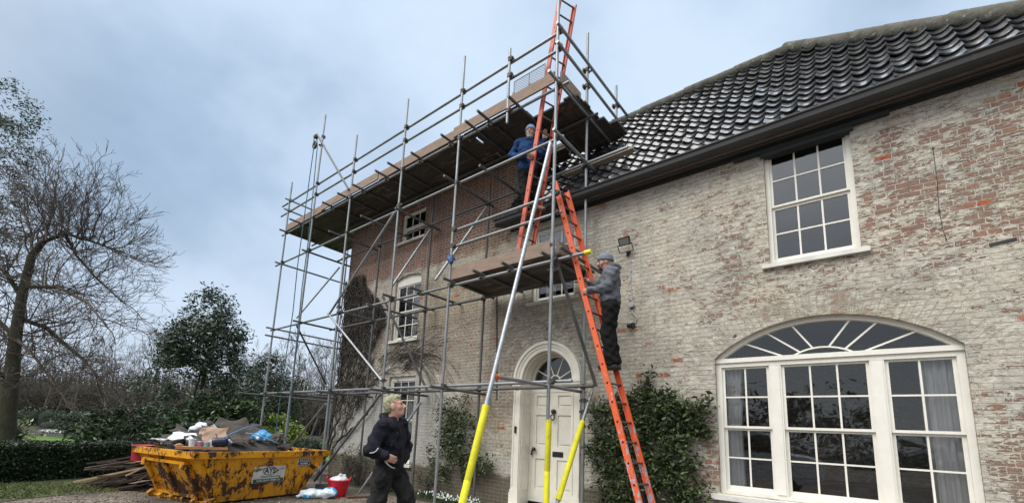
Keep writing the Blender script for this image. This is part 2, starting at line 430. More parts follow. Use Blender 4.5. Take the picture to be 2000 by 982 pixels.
    an_ = mth(t, 'MULTIPLY', mth(t, 'ARCTAN2', dx_, dz_), 26.0)
    fr_ = mth(t, 'ABSOLUTE', mth(t, 'SUBTRACT', mth(t, 'FRACT', mth(t, 'ADD', an_, mth(t, 'MULTIPLY', nC, .25))), .5))
    vr_ = nd(t, 'ShaderNodeTexWhiteNoise', {'W': mth(t, 'FLOOR', mth(t, 'ADD', an_, mth(t, 'MULTIPLY', nC, .25)))}, noise_dimensions='1D').outputs['Value']
    vm_ = mth(t, 'MULTIPLY', mth(t, 'MULTIPLY', maprange(t, rr_, BWR+.33, BWR+.31), maprange(t, rr_, BWR-.02, BWR)), mth(t, 'GREATER_THAN', z, 2.78))
    vk_ = mth(t, 'MULTIPLY', maprange(t, mth(t, 'ADD', mth(t, 'ADD', mth(t, 'MULTIPLY', nE, .5), mth(t, 'MULTIPLY', vr_, .16)), mth(t, 'MULTIPLY', blob(-.6, 3.4, 1.0, .5), .10)), .42, .50), maprange(t, fr_, .40, .36))
    vc_ = mixc(t, vk_, mixc(t, maprange(t, fr_, .36, .46), wash, (.36, .34, .28)), mixc(t, vr_, (.27, .15, .115), (.42, .30, .25)))
    col = mixc(t, mth(t, 'MULTIPLY', vm_, .85), col, vc_)
    # grey algae, yellow lichen
    alg = mth(t, 'MULTIPLY', maprange(t, nA, .40, .66, 0, 1, True), maprange(t, nC, .30, .60))
    alg = mth(t, 'MULTIPLY', alg, maprange(t, z, 5.4, 3.6, .25, 1.0))
    col = mixc(t, mth(t, 'MULTIPLY', alg, .42), col, (.245, .235, .175))
    doorz = blob(-5.2, 3.1, 2.3, 1.7)
    col = mixc(t, mth(t, 'MULTIPLY', doorz, mth(t, 'MULTIPLY', maprange(t, nG, .42, .58), .55)), col, (.20, .19, .15))
    yl = mth(t, 'MULTIPLY', amax(blob(-7.6, 4.9, 1.5, 1.4), blob(-6.6, 5.6, 1.0, .8), blob(1.7, 4.5, .5, .8), mth(t, 'MULTIPLY', blob(-6.2, 1.5, .6, .9), .8)), maprange(t, nC, .42, .62))
    col = mixc(t, mth(t, 'MULTIPLY', yl, .45), col, (.30, .235, .085))
    # upper right is smoother, whiter render just under the eaves
    eav = mth(t, 'MULTIPLY', mth(t, 'MULTIPLY', maprange(t, z, 5.45, 5.9, 0, 1, True), maprange(t, u, 1.6, 1.75)), maprange(t, nB, .62, .42))
    col = mixc(t, mth(t, 'MULTIPLY', eav, .75), col, (.47, .45, .41))
    # bare damp plinth
    pl = mth(t, 'ADD', z, mth(t, 'MULTIPLY', mth(t, 'SUBTRACT', nB, .5), .30))
    pk = maprange(t, pl, .70, .62)
    pc = mixc(t, mort, mixc(t, nC, (.10, .085, .065), (.155, .13, .09)), (.21, .20, .16))
    col = mixc(t, mth(t, 'MULTIPLY', pk, maprange(t, u, 5.6, 5.3, .55, 1)), col, pc)
    pale = mth(t, 'MULTIPLY', mth(t, 'MULTIPLY', maprange(t, z, 2.9, 2.2, 0, 1, True), maprange(t, u, .6, -.8, 0, 1)), maprange(t, z, .70, .78))
    col = mixc(t, mth(t, 'MULTIPLY', pale, maprange(t, nG, .62, .42, .35, .85)), col, mixc(t, nC, (.52, .52, .50), (.40, .40, .385)))
    # dark pock marks
    pm = maprange(t, noise(t, p0, 8.5, 2, .4), .755, .775)
    col = mixc(t, mth(t, 'MULTIPLY', pm, .8), col, (.035, .03, .027))
    # joint lines in thin wash
    col = mixc(t, mth(t, 'MULTIPLY', mth(t, 'MULTIPLY', mort, mth(t, 'SUBTRACT', 1.0, k)), maprange(t, nG, .40, .60, .0, .30)), col, (.33, .29, .23))
    setin(t, b, Base_Color=col, Roughness=.92, Specular_IOR_Level=.2)
    h = mth(t, 'ADD', mth(t, 'MULTIPLY', mth(t, 'SUBTRACT', 1.0, mort), .55), mth(t, 'ADD', mth(t, 'MULTIPLY', nC, .8), mth(t, 'ADD', mth(t, 'MULTIPLY', nE, .7), mth(t, 'MULTIPLY', nD, .25))))
    h = mth(t, 'SUBTRACT', h, mth(t, 'MULTIPLY', k, .35))
    bump(t, b, h, .9, .02)
    return m
M = {}
M['wall'] = wallmat()
M['cream'] = simple('cream_paint', (.77, .735, .65), (.70, .665, .575), .45, scale=5, bs=.15, bscale=60, spot=(.70, 9, (.42, .39, .33)))
M['white'] = simple('white_paint', (.81, .785, .715), (.75, .725, .65), .4, scale=6, bs=.1, spot=(.73, 12, (.45, .42, .36)))
M['sill'] = simple('painted_stone', (.72, .71, .67), (.58, .57, .53), .6, scale=7, bs=.2, spot=(.68, 10, (.36, .35, .31)))
M['blackmetal'] = simple('black_iron', (.012, .012, .013), (.02, .02, .02), .4)
M['tile'] = simple('glazed_black_pantile', (.024, .026, .031), (.056, .059, .065), .28, scale=9, bs=.45, bscale=20, bd=.012, island=.6, spot=(.64, 9, (.125, .13, .12)), coat=.9)
M['ridge'] = simple('mossy_ridge_tile', (.115, .11, .092), (.055, .055, .042), .9, scale=9, bs=.8, bscale=18, bd=.02, spot=(.62, 14, (.24, .235, .18)))
M['gutter'] = simple('dark_gutter', (.030, .030, .031), (.022, .022, .023), .5, scale=4)
M['fascia'] = simple('brown_fascia_moulding', (.125, .098, .090), (.09, .073, .068), .6, scale=4)
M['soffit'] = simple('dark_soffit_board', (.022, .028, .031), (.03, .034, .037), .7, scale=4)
M['lead'] = simple('lead_flashing', (.15, .155, .16), (.09, .095, .10), .55, scale=12, bs=.4)
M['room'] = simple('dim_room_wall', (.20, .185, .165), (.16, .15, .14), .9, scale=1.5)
M['darkwood'] = simple('dark_furniture', (.05, .03, .02), (.03, .02, .015), .5)
M['curtain'] = simple('grey_linen_curtain', (.80, .78, .77), (.70, .68, .68), .9, scale=3, bs=.2, bscale=120)
def glassmat():
    m = bpy.data.materials.new('window_glass'); m.use_nodes = True; t = m.node_tree; t.nodes.clear()
    o = nd(t, 'ShaderNodeOutputMaterial')
    pos = nd(t, 'ShaderNodeNewGeometry').outputs['Position']
    bp = nd(t, 'ShaderNodeBump', {'Height': noise(t, pos, 1.6, 2, .4), 'Strength': .10, 'Distance': .05}).outputs[0]
    fr = nd(t, 'ShaderNodeFresnel', {'IOR': 1.52}).outputs[0]
    fac = maprange(t, fr, 0, 1, .06, 1.0)
    tr = nd(t, 'ShaderNodeBsdfTransparent', {'Color': (.90, .92, .92, 1)})
    gl = nd(t, 'ShaderNodeBsdfGlossy', {'Color': (.92, .95, 1, 1), 'Roughness': .015, 'Normal': bp})
    mx = nd(t, 'ShaderNodeMixShader', {0: fac, 1: tr.outputs[0], 2: gl.outputs[0]})
    t.links.new(mx.outputs[0], o.inputs[0])
    return m
M['glass'] = glassmat()

# ------------------------------------------------------------------ house
WY = 7.5
XL, XJ, XR = -12.65, -5.95, 2.1
ZT, ZE = 7.80, 6.10
house = thing('brick_house', (-5.0, WY, 0), 'old whitewashed brick house with black pantiled wing and taller red brick block behind the scaffolding', 'house')

def arc(cx, cz, r, a0, a1, n):
    return [(cx+r*math.cos(a0+(a1-a0)*i/n), cz+r*math.sin(a0+(a1-a0)*i/n)) for i in range(n+1)]
BWC = ((BWX0+BWX1)/2, BWS+_h-BWR); _ba = math.asin(_c/BWR)
DX0, DX1, DCX, DZS = -5.49, -4.31, -4.90, 2.58
openings = {
    'upper': [(-1.06, 4.17), (-.02, 4.17), (-.02, 6.0), (-1.06, 6.0)],
    'big': [(BWX0, BWZ0), (BWX1, BWZ0)]+arc(BWC[0], BWC[1], BWR, PI/2-_ba, PI/2+_ba, 28),
    'over_door': [(-5.36, 4.24), (-4.33, 4.24), (-4.33, 5.84), (-5.36, 5.84)],
    'top_left': [(-10.06, 6.74), (-9.02, 6.74), (-9.02, 7.62), (-10.06, 7.62)],
    'mid_left': [(-10.10, 3.86), (-9.0, 3.86), (-9.0, 5.62), (-9.28, 5.69), (-9.55, 5.71), (-9.82, 5.69), (-10.10, 5.62)],
    'low_left': [(-10.02, .62), (-8.92, .62), (-8.92, 2.86), (-10.02, 2.86)],
    'door': [(DX0, .12), (DX1, .12)]+arc(DCX, DZS, .59, 0, PI, 24),
}
REV = {'upper': .16, 'big': .20, 'over_door': .16, 'top_left': .16, 'mid_left': .16, 'low_left': .16, 'door': .32}
outer = [(XL, -.1), (XR, -.1), (XR, ZE), (XJ, ZE), (XJ, ZT), (XL, ZT)]
mb = MB()
loops = [outer]+list(openings.values())
flat = [p for l in loops for p in l]
tri = tessellate_polygon([[Vector((x, z, 0)) for x, z in l] for l in loops])
mb.add([(x, WY, z) for x, z in flat], tri)
for k, l in openings.items():
    for i in range(len(l)):
        (xa, za), (xb, zb) = l[i], l[(i+1) % len(l)]
        mb.add([(xa, WY, za), (xb, WY, zb), (xb, WY+REV[k], zb), (xa, WY+REV[k], za)], [(0, 1, 2, 3)])
mb.add([(XJ, WY, ZE-.2), (XJ, 13.5, ZE-.2), (XJ, 13.5, ZT), (XJ, WY, ZT)], [(0, 1, 2, 3)])
mb.add([(XL, WY, -.1), (XL, 13.5, -.1), (XL, 13.5, ZT), (XL, WY, ZT)], [(3, 2, 1, 0)])
mb.add([(XR, WY, -.1), (XR, 11.0, -.1), (XR, 11.0, ZE), (XR, WY, ZE)], [(0, 1, 2, 3)])
mb.add([(XL, 13.5, -.1), (XJ, 13.5, -.1), (XJ, 13.5, ZT), (XL, 13.5, ZT)], [(0, 1, 2, 3)])
mb.add([(XJ, 11.0, -.1), (XR, 11.0, -.1), (XR, 11.0, ZE), (XJ, 11.0, ZE)], [(0, 1, 2, 3)])
mb.build('wall', M['wall'], house, fix=False)

# projecting brick courses and stone above the joint of block and wing
mb = MB(); mb.box(XJ-.02, XJ+.10, WY+.02, WY+.5, 6.2, 6.36); mb.box(XJ-.02, XJ+.16, WY+.1, WY+.75, 6.36, 6.5)
for i in range(9):
    y = WY-.18+i*.2; z = 6.30+i*.2*1.376
    mb.bar((XJ+.01, y, z+.05), (XJ+.20, y+.06, z+.02), .24, .012, (0, -.5, .9))
mb.build('flashing', M['lead'], house)

# -------- roofs
RY0, RZ0, PIT = 7.16, 6.20, math.radians(54)
RID_Y, RID_Z, RID_XR = 9.12, 6.20+(9.12-7.16)*math.tan(PIT), -.74
SL = (RID_Y-RY0)/math.cos(PIT); HIPX = 2.36
def roofp(x, s, h=0.0):
    return (x, RY0+s*math.cos(PIT)-h*math.sin(PIT), RZ0+s*math.sin(PIT)+h*math.cos(PIT))
NC, TW = 15, .205
GA = SL/NC
def prof(u):   # pantile wave, u 0..1 : broad trough, narrow roll
    v = abs(2*min(u, 1.06)-1.03)
    return -.022+.060*min(v, 1.0)**2.1-.012*max(0, v-.93)*8
mb = MB()
ncol = int((HIPX+6.0)/TW)
for c in range(ncol):
    x0 = HIPX-.05-(c+1)*TW
    for r in range(NC):
        xm = x0+TW/2; smax = SL if xm < RID_XR else SL*(HIPX-xm)/(HIPX-RID_XR)
        if (r+.35)*GA > smax: continue
        jx, jh, jt, js = random.gauss(0, .004), random.gauss(0, .005), random.gauss(0, .010), random.gauss(0, .009)
        K = 8; vs = []
        for i in range(K+1):
            u = i/K; x = x0+jx+u*TW*1.06
            hh = prof(u)+jh+jt*(u-.5)
            vs.append(roofp(x, r*GA-.035+js, hh+.022)); vs.append(roofp(x, r*GA-.035+js, hh+.042)); vs.append(roofp(x, (r+1)*GA+.01+js, hh+.006))
        fs = []
        for i in range(K):
            a = i*3; fs += [(a, a+3, a+4, a+1), (a+1, a+4, a+5, a+2)]
        mb.add(vs, fs)
roof = mb.build('roof', M['tile'], house, fix=False)
roof.data.polygons.foreach_set('use_smooth', [True]*len(roof.data.polygons)); roof.data.set_sharp_from_angle(angle=math.radians(50))
mb = MB()   # hip end, back slope and under-roof
bk_ = 2*RID_Y-RY0
mb.add([(XJ, RY0+.02, RZ0-.02), (HIPX, RY0+.02, RZ0-.02), (RID_XR, RID_Y, RID_Z-.04), (XJ, RID_Y, RID_Z-.04)], [(0, 1, 2, 3)])
mb.add([(HIPX, RY0, RZ0), (HIPX, bk_, RZ0), (RID_XR, RID_Y, RID_Z)], [(0, 1, 2)])
mb.add([(XJ, bk_, RZ0), (HIPX, bk_, RZ0), (RID_XR, RID_Y, RID_Z), (XJ, RID_Y, RID_Z)], [(0, 3, 2, 1)])
mb.build('roof_backing', M['tile'], house)
mb = MB()
def ridge_run(a, b, seg, r):
    a, b = Vector(a), Vector(b); L = (b-a).length; n = int(L/seg); d = (b-a)/n
    for i in range(n):
        j = Vector((random.gauss(0, .006), random.gauss(0, .006), random.gauss(0, .008)))
        p0 = a+d*i+j; p1 = a+d*(i+1.03)+j
        mb.path([p0, p0+d*.02, p1-d*.02, p1], [r*.98, r*1.04, r*.98, r*.96], 12)
ridge_run((XJ, RID_Y, RID_Z-.02), (RID_XR, RID_Y, RID_Z-.02), .45, .125)
ridge_run((RID_XR-.08, RID_Y-.02, RID_Z-.0), (HIPX+.02, RY0+.02, RZ0+.03), .42, .115)
mb.build('ridge_tile', M['ridge'], house, smooth=math.radians(45))
mb = MB()   # low hipped roof over the taller block
e0 = .22; ex0, ex1, ey0, ey1 = XL-e0, XJ+e0, WY-.02, 13.7; ze = ZT+.02; rh = 1.5
ym = (ey0+ey1)/2
mb.add([(ex0, ey0, ze), (ex1, ey0, ze), (ex1-3, ym, ze+rh), (ex0+3, ym, ze+rh), (ex0, ey1, ze), (ex1, ey1, ze)],
       [(0, 1, 2, 3), (1, 5, 2), (4, 3, 2, 5), (0, 3, 4), (0, 4, 5, 1)])
mb.build('block_roof', M['tile'], house)

# -------- eaves of the wing
def yz_prism(poly, x0, x1):
    q = MB(); q.prism(poly, 'x', x0, x1); return q
gx0, gx1 = XJ-.22, HIPX+.05
yz_prism([(7.497, 5.99), (7.47, 5.99), (7.47, 6.06), (7.43, 6.085), (7.43, 6.12), (7.497, 6.12)], gx0+.2, gx1).build('bed_shadow_moulding', M['soffit'], house)  # coloured dark for the shadow line along the wall top
yz_prism([(7.43, 6.065), (7.39, 6.05), (7.35, 6.05), (7.35, 6.095), (7.43, 6.12)], gx0+.12, gx1).build('fascia_moulding', M['fascia'], house)
yz_prism([(7.35, 6.04), (7.31, 6.03), (7.31, 6.10), (7.35, 6.12)], gx0+.1, gx1).build('fascia_shadow_strip', M['soffit'], house)  # dark strip standing for the shadow line between the mouldings
yz_prism([(7.31, 6.04), (7.275, 6.03), (7.25, 6.05), (7.25, 6.12), (7.31, 6.14)], gx0+.08, gx1).build('fascia_moulding', M['fascia'], house)
gp = [(7.25, 6.05), (7.20, 6.035), (7.15, 6.05), (7.12, 6.09), (7.11, 6.15), (7.085, 6.175), (7.085, 6.19), (7.13, 6.19), (7.15, 6.17), (7.25, 6.17)]
g = yz_prism(gp, gx0, gx1)
for x in (-4.4, -2.55, -1.32, .03, 1.15): 
    g.prism([(7.25, 6.046), (7.20, 6.030), (7.147, 6.046), (7.116, 6.088), (7.106, 6.15), (7.12, 6.15), (7.25, 6.10)], 'x', x-.025, x+.025)
g.build('gutter', M['gutter'], house)
mb = MB(); mb.box(-1.46, .40, 7.425, 7.498, 5.945, 5.992); mb.box(-1.10, .02, 7.44, 7.6, 5.885, 5.948); mb.build('lintel_board', M['soffit'], house)

# -------- sash windows
def sash(key, cols, rows, fw=.055, head=0.0, lab=None, blind=False):
    l = openings[key]; x0 = min(p[0] for p in l); x1 = max(p[0] for p in l); z0 = min(p[1] for p in l); z1 = max(p[1] for p in l)
    y = WY+.07
    mb = MB()
    mb.box(x0, x0+fw, y, y+.1, z0, z1); mb.box(x1-fw, x1, y, y+.1, z0, z1)
    mb.box(x0+fw, x1-fw, y+.002, y+.1, z1-fw-head, z1); mb.box(x0+fw, x1-fw, y+.002, y+.1, z0, z0+fw*.9)
    w = mb.build('window', M['white'], house)
    gx0, gx1, gz0, gz1 = x0+fw, x1-fw, z0+fw*.9, z1-fw-head
    zm = (gz0+gz1)/2
    for nm, a, b, yy in (('upper_sash', zm, gz1, y+.028), ('lower_sash', gz0, zm, y+.062)):
        q = MB(); sw = .035
        q.box(gx0, gx0+sw, yy, yy+.032, a, b); q.box(gx1-sw, gx1, yy, yy+.032, a, b)
        q.box(gx0+sw, gx1-sw, yy+.001, yy+.032, b-(.04 if nm == 'lower_sash' else sw), b+(.012 if nm == 'lower_sash' else 0))
        q.box(gx0+sw, gx1-sw, yy+.001, yy+.032, a, a+(.06 if nm == 'lower_sash' else .03))
        a2 = a+(.06 if nm == 'lower_sash' else .03); b2 = b-.035
        for c in range(1, cols):
            x = gx0+sw+(gx1-gx0-2*sw)*c/cols; q.box(x-.011, x+.011, yy+.004, yy+.03, a2, b2)
        for r in range(1, rows//2):
            zz = a2+(b2-a2)*r/(rows//2); q.box(gx0+sw, gx1-sw, yy+.006, yy+.028, zz-.011, zz+.011)
        q.build(nm, M['white'], w)
        g = MB(); g.add([(gx0+.01, yy+.018, a+.01), (gx1-.01, yy+.018, a+.01), (gx1-.01, yy+.018, b-.01), (gx0+.01, yy+.018, b-.01)], [(0, 1, 2, 3)])
        g.build('pane', M['glass'], w, fix=False)
    s = MB(); s.prism([(WY+.07, z0), (WY-.07, z0-.012), (WY-.07, z0-.075), (WY+.07, z0-.075)], 'x', x0-.09, x1+.09)
    s.build('sill', M['sill'], w)
    room(x0-.25, x1+.25, WY+.185, WY+2.6, z0-.3, z1+.1)
    return w
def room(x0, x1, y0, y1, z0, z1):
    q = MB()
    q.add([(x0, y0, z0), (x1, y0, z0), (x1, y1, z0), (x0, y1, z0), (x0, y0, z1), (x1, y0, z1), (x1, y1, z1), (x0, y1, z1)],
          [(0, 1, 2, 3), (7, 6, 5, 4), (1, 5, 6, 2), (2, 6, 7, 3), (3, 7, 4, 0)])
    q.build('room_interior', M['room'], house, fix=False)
sash('upper', 3, 4, head=.0)
sash('over_door', 3, 4)
sash('top_left', 3, 2, fw=.045)
sash('mid_left', 3, 4, head=.22)
sash('low_left', 3, 4, head=.06)

# -------- the wide arched window
def ring(mb, cx, cz, r0, r1, y0, y1, a0, a1, n=28):
    for i in range(n):
        b0, b1 = a0+(a1-a0)*i/n, a0+(a1-a0)*(i+1)/n
        p = [(cx+r*math.cos(b), cz+r*math.sin(b)) for b, r in ((b0, r0), (b1, r0), (b1, r1), (b0, r1))]
        mb.add([(x, y, z) for y in (y0, y1) for x, z in p], [(0, 3, 2, 1), (4, 5, 6, 7), (0, 1, 5, 4), (2, 3, 7, 6)]+([(0, 4, 7, 3)] if i == 0 else [])+([(1, 2, 6, 5)] if i == n-1 else []))
y = WY+.09
mb = MB()
mb.box(BWX0, BWX0+.07, y, y+.12, BWZ0, BWS); mb.box(BWX1-.07, BWX1, y, y+.12, BWZ0, BWS)
MU = [(-1.165, -1.02), (-.055, .09)]
for a, b_ in MU: mb.box(a, b_, y+.003, y+.12, BWZ0, 2.67); mb.box(a+.02, b_-.02, y-.01, y+.003, BWZ0+.06, 2.66)
mb.box(BWX0+.07, BWX1-.07, y-.002, y+.12, 2.67, 2.79); mb.box(BWX0-.0, BWX1+.0, y-.03, y-.002, 2.735, 2.80); 
mb.box(BWX0+.07, BWX1-.07, y+.005, y+.12, BWZ0, BWZ0+.05)
ring(mb, BWC[0], BWC[1], BWR-.06, BWR, y+.001, y+.12, PI/2-_ba, PI/2+_ba)
bw = mb.build('arched_window', M['white'], house)
for (a, b_), cols in zip(((BWX0+.07, -1.165), (-1.02, -.055), (.09, BWX1-.07)), (2, 3, 2)):
    for half in (0, 1):
        z0_, z1_ = (BWZ0+.05, 1.755) if half == 0 else (1.755, 2.67)
        yy = y+.07 if half == 0 else y+.035
        q = MB(); sw = .038
        q.box(a, a+sw, yy, yy+.03, z0_, z1_); q.box(b_-sw, b_, yy, yy+.03, z0_, z1_)
        q.box(a+sw, b_-sw, yy+.001, yy+.03, z0_, z0_+(.07 if half == 0 else .035)); q.box(a+sw, b_-sw, yy+.001, yy+.03, z1_-.03, z1_)
        zz0, zz1 = z0_+(.07 if half == 0 else .035), z1_-.03
        for c in range(1, cols):
            x = a+sw+(b_-a-2*sw)*c/cols; q.box(x-.011, x+.011, yy+.003, yy+.028, zz0, zz1)
        q.box(a+sw, b_-sw, yy+.005, yy+.026, (zz0+zz1)/2-.011, (zz0+zz1)/2+.011)
        q.build('lower_sash' if half == 0 else 'upper_sash', M['white'], bw)
        g = MB(); g.add([(a+.01, yy+.016, z0_), (b_-.01, yy+.016, z0_), (b_-.01, yy+.016, z1_), (a+.01, yy+.016, z1_)], [(0, 1, 2, 3)]); g.build('pane', M['glass'], bw, fix=False)
q = MB()
_ir = .62; icx, icz = BWC[0], 2.79+.115-_ir; ia = math.acos((_ir-.115)/_ir)
ring(q, icx, icz, _ir-.02, _ir, y+.03, y+.055, PI/2-ia, PI/2+ia, 16)
for xi, xo in zip((-.92, -.79, -.64, -.45, -.28, -.15), (-1.46, -1.17, -.86, -.53+.32-.0+.0, .06, .42)):
    zi = icz+math.sqrt(max(_ir**2-(xi-icx)**2, 0)); zo = BWC[1]+math.sqrt((BWR-.055)**2-(xo-BWC[0])**2)
    q.bar((xi, y+.043, zi), (xo, y+.043, zo), .022, .022, (0, 1, 0))
q.build('fan_bars', M['white'], bw)
g = MB(); g.add([(BWX0+.05, y+.06, 2.76)]+[(x, y+.06, z) for x, z in reversed(arc(BWC[0], BWC[1], BWR-.03, PI/2-_ba*.96, PI/2+_ba*.96, 24))]+[(BWX1-.05, y+.06, 2.76)], [tuple(range(27))]); g.build('pane', M['glass'], bw, fix=False)
s = MB(); s.prism([(WY+.09, BWZ0), (WY-.09, BWZ0-.015), (WY-.09, BWZ0-.085), (WY+.09, BWZ0-.085)], 'x', BWX0-.10, BWX1+.10); s.build('sill', M['sill'], bw)
room(BWX0-.4, BWX1+.5, WY+.212, WY+4.2, -.05, 3.5)
# curtains hang inside, so they are things of their own
def curtain(x0, x1, z0, z1, yc, n, label, spread=0.0):
    vs = []; K = n*8; R = 14
    for j in range(R+1):
        w = j/R
        for i in range(K+1):
            u = i/K; xs = x0+(x1-x0)*u*(1-spread*(w*(1-w)*2))
            vs.append((xs, yc+.035*math.sin(u*n*2*PI+.3*math.sin(w*3))+.012*math.sin(u*n*4.7*PI), z1+(z0-z1)*w))
    fs = [(j*(K+1)+i, j*(K+1)+i+1, (j+1)*(K+1)+i+1, (j+1)*(K+1)+i) for j in range(R) for i in range(K)]
    c = thing('curtain', ((x0+x1)/2, yc, z0), label, 'curtain', 'curtains inside the windows')
    q = MB(); q.add(vs, fs); o = q.build('curtain_fabric', M['curtain'], c, smooth=True, fix=False)
    q = MB(); q.path([(x0-.05, yc, z1+.01), (x1+.05, yc, z1+.01)], .012, 8); q.build('curtain_rail', M['white'], c)
curtain(-1.80, -1.54, .45, 2.72, WY+.28, 4, 'grey curtain at the left edge of the wide arched window', .25)
curtain(.40, .98, .45, 2.72, WY+.28, 7, 'broad grey curtain at the right side of the wide arched window', .0)
curtain(-9.62, -9.36, 3.7, 5.5, WY+.3, 3, 'pale curtain inside the middle storey window behind the scaffolding')
curtain(-9.55, -9.3, .5, 2.8, WY+.3, 3, 'pale curtain inside the ground floor window behind the standing man')
curtain(-5.2, -4.95, 4.2, 5.7, WY+.3, 3, 'pale curtain inside the window above the front door')
t_ = thing('sideboard', (-.4, WY+2.2, -.05), 'dark sideboard seen dimly through the wide arched window', 'sideboard')
q = MB(); q.box(-1.2, .5, WY+1.9, WY+2.5, .1, .95); q.build('cabinet', M['darkwood'], t_)
q = MB(); q.box(-1.25, .55, WY+1.85, WY+2.55, .95, 1.0); q.build('cabinet_top', M['darkwood'], t_)

# -------- front door
mb = MB()
def panelled(mb, x0, x1, y0, y1, z0, z1, b=.035):      # pilaster with sunk panel
    mb.box(x0, x1, y0+.012, y1, z0, z1)
    mb.box(x0, x0+b, y0, y0+.012, z0, z1); mb.box(x1-b, x1, y0, y0+.012, z0, z1)
    mb.box(x0+b, x1-b, y0, y0+.012, z0, z0+b); mb.box(x0+b, x1-b, y0, y0+.012, z1-b, z1)
for x0, x1 in ((-5.665, -5.495), (-4.305, -4.135)):
    panelled(mb, x0, x1, 7.415, 7.497, .42, 2.43)
    mb.box(x0-.025, x1+.025, 7.395, 7.497, .12, .36); mb.box(x0-.012, x1+.012, 7.403, 7.497, .36, .42)
    mb.box(x0-.01, x1+.005, 7.40, 7.497, 2.43, 2.47); mb.box(x0-.025, x1+.012, 7.385, 7.497, 2.47, 2.52); mb.box(x0-.04, x1+.02, 7.365, 7.497, 2.52, 2.575)
ring(mb, DCX, DZS, .60, .665, 7.432, 7.497, 0, PI); ring(mb, DCX, DZS, .665, .72, 7.415, 7.497, 0, PI); ring(mb, DCX, DZS, .72, .775, 7.385, 7.497, 0, PI); ring(mb, DCX, DZS, .585, .605, 7.425, 7.60, 0, PI)
sur = mb.build('door_surround', M['cream'], house)
mb = MB()   # panelled jambs and soffit
for xs, sgn in ((DX0, 1), (DX1, -1)):
    a, b_ = (xs, xs+.012) if sgn > 0 else (xs-.012, xs)
    mb.box(a, b_, 7.43, 7.77, .12, 2.58)
    for z0_, z1_ in ((.42, 1.05), (1.25, 1.98), (2.1, 2.36)):
        a2, b2 = (xs+.012, xs+.026) if sgn > 0 else (xs-.026, xs-.012)
        for yy in (7.47, 7.70): mb.box(a2, b2, yy, yy+.025, z0_, z1_)
        for zz in (z0_, z1_-.025): mb.box(a2, b2, 7.495, 7.70, zz, zz+.025)
ring(mb, DCX, DZS, .575, .588, 7.60, 7.78, 0, PI); ring(mb, DCX, DZS, .555, .576, 7.50, 7.53, 0, PI); ring(mb, DCX, DZS, .555, .576, 7.68, 7.71, 0, PI)
mb.build('door_jamb', M['cream'], house)
DY = 7.775
mb = MB()   # frame and transom
mb.box(-5.478, -5.42, DY-.01, DY+.05, .2, 2.58); mb.box(-4.38, -4.322, DY-.01, DY+.05, .2, 2.58)
mb.box(-5.42, -4.38, DY-.012, DY+.05, 2.37, 2.45); mb.box(-5.478, -4.322, DY-.03, DY+.05, 2.45, 2.52); mb.box(-5.478, -4.322, DY-.05, DY+.05, 2.52, 2.60)
ring(mb, DCX, DZS, .50, .575, DY-.01, DY+.05, 0, PI)
mb.build('door_frame', M['cream'], house)
mb = MB(); mb.box(-5.42, -4.38, DY+.026, DY+.06, .2, 2.37)
for z0_, z1_ in ((.2, .46), (1.04, 1.30), (1.91, 2.07), (2.30, 2.37)): mb.box(-5.42, -4.38, DY, DY+.026, z0_, z1_)
for x0, x1 in ((-5.42, -5.33), (-4.99, -4.82), (-4.47, -4.38)): mb.box(x0, x1, DY+.0005, DY+.026, .2, 2.37)
for x0, x1 in ((-5.33, -4.99), (-4.82, -4.47)):
    for z0_, z1_ in ((.46, 1.04), (1.30, 1.91), (2.07, 2.30)):
        mb.box(x0+.045, x1-.045, DY+.010, DY+.026, z0_+.045, z1_-.045)
door = mb.build('front_door', M['cream'], house)
q = MB(); kx = -4.905; q.lathe((kx, DY-.0, 1.98), [(.001, -.075), (.035, -.07), (.05, -.035), (.048, 0), (.03, .004)], 14, 'y')
q.path([(kx+.045*math.sin(a), DY-.055, 1.92-.055*(1-math.cos(a))) for a in [i*2*PI/14 for i in range(15)]], .012, 6); q.build('knocker', M['blackmetal'], door, smooth=True)
q = MB(); q.lathe((-5.33, DY, 1.22), [(.001, -.10), (.03, -.095), (.042, -.07), (.035, -.045), (.014, -.03), (.014, 0)], 14, 'y'); q.build('door_knob', M['blackmetal'], door, smooth=True)
q = MB(); q.path([(-5.39, DY-.01, 1.2), (-5.39, DY-.05, 1.18), (-5.39, DY-.05, 1.10)], .018, 8); q.build('key_escutcheon', M['blackmetal'], door, smooth=True)
q = MB(); lx = -4.80; q.box(lx-.12, lx+.12, DY-.012, DY, 1.10, 1.20); q.box(lx-.095, lx+.095, DY-.022, DY-.012, 1.125, 1.175); q.build('letter_plate', M['blackmetal'], door)
q = MB()
ring(q, DCX, DZS+.02, .10, .125, DY+.0, DY+.03, 0, PI, 12)
for a in (.16*PI, .385*PI, .615*PI, .84*PI):
    q.bar((DCX+.12*math.cos(a), DY+.015, DZS+.02+.12*math.sin(a)), (DCX+.51*math.cos(a), DY+.015, DZS+.02+.50*math.sin(a)), .022, .02, (0, 1, 0))
fan = q.build('fanlight', M['cream'], house)
q = MB(); q.add([(x, DY+.02, z) for x, z in arc(DCX, DZS, .51, 0, PI, 20)], [tuple(range(21))]); q.build('pane', M['glass'], fan, fix=False)
room(-5.48, -4.32, DY+.065, DY+3, .0, 3.3)
q = MB(); q.box(-5.75, -4.05, 7.12, DY, -.02, .12); q.build('door_step', M['sill'], house)
q = MB(); q.box(-5.60, -5.565, 7.395, 7.415, 1.52, 1.66); q.lathe((-5.582, 7.395, 1.625), [(.001, -.018), (.014, -.014), (.016, 0)], 10, 'y'); q.lathe((-5.582, 7.395, 1.55), [(.001, -.018), (.014, -.014), (.016, 0)], 10, 'y'); q.build('bell_pull', M['blackmetal'], sur)

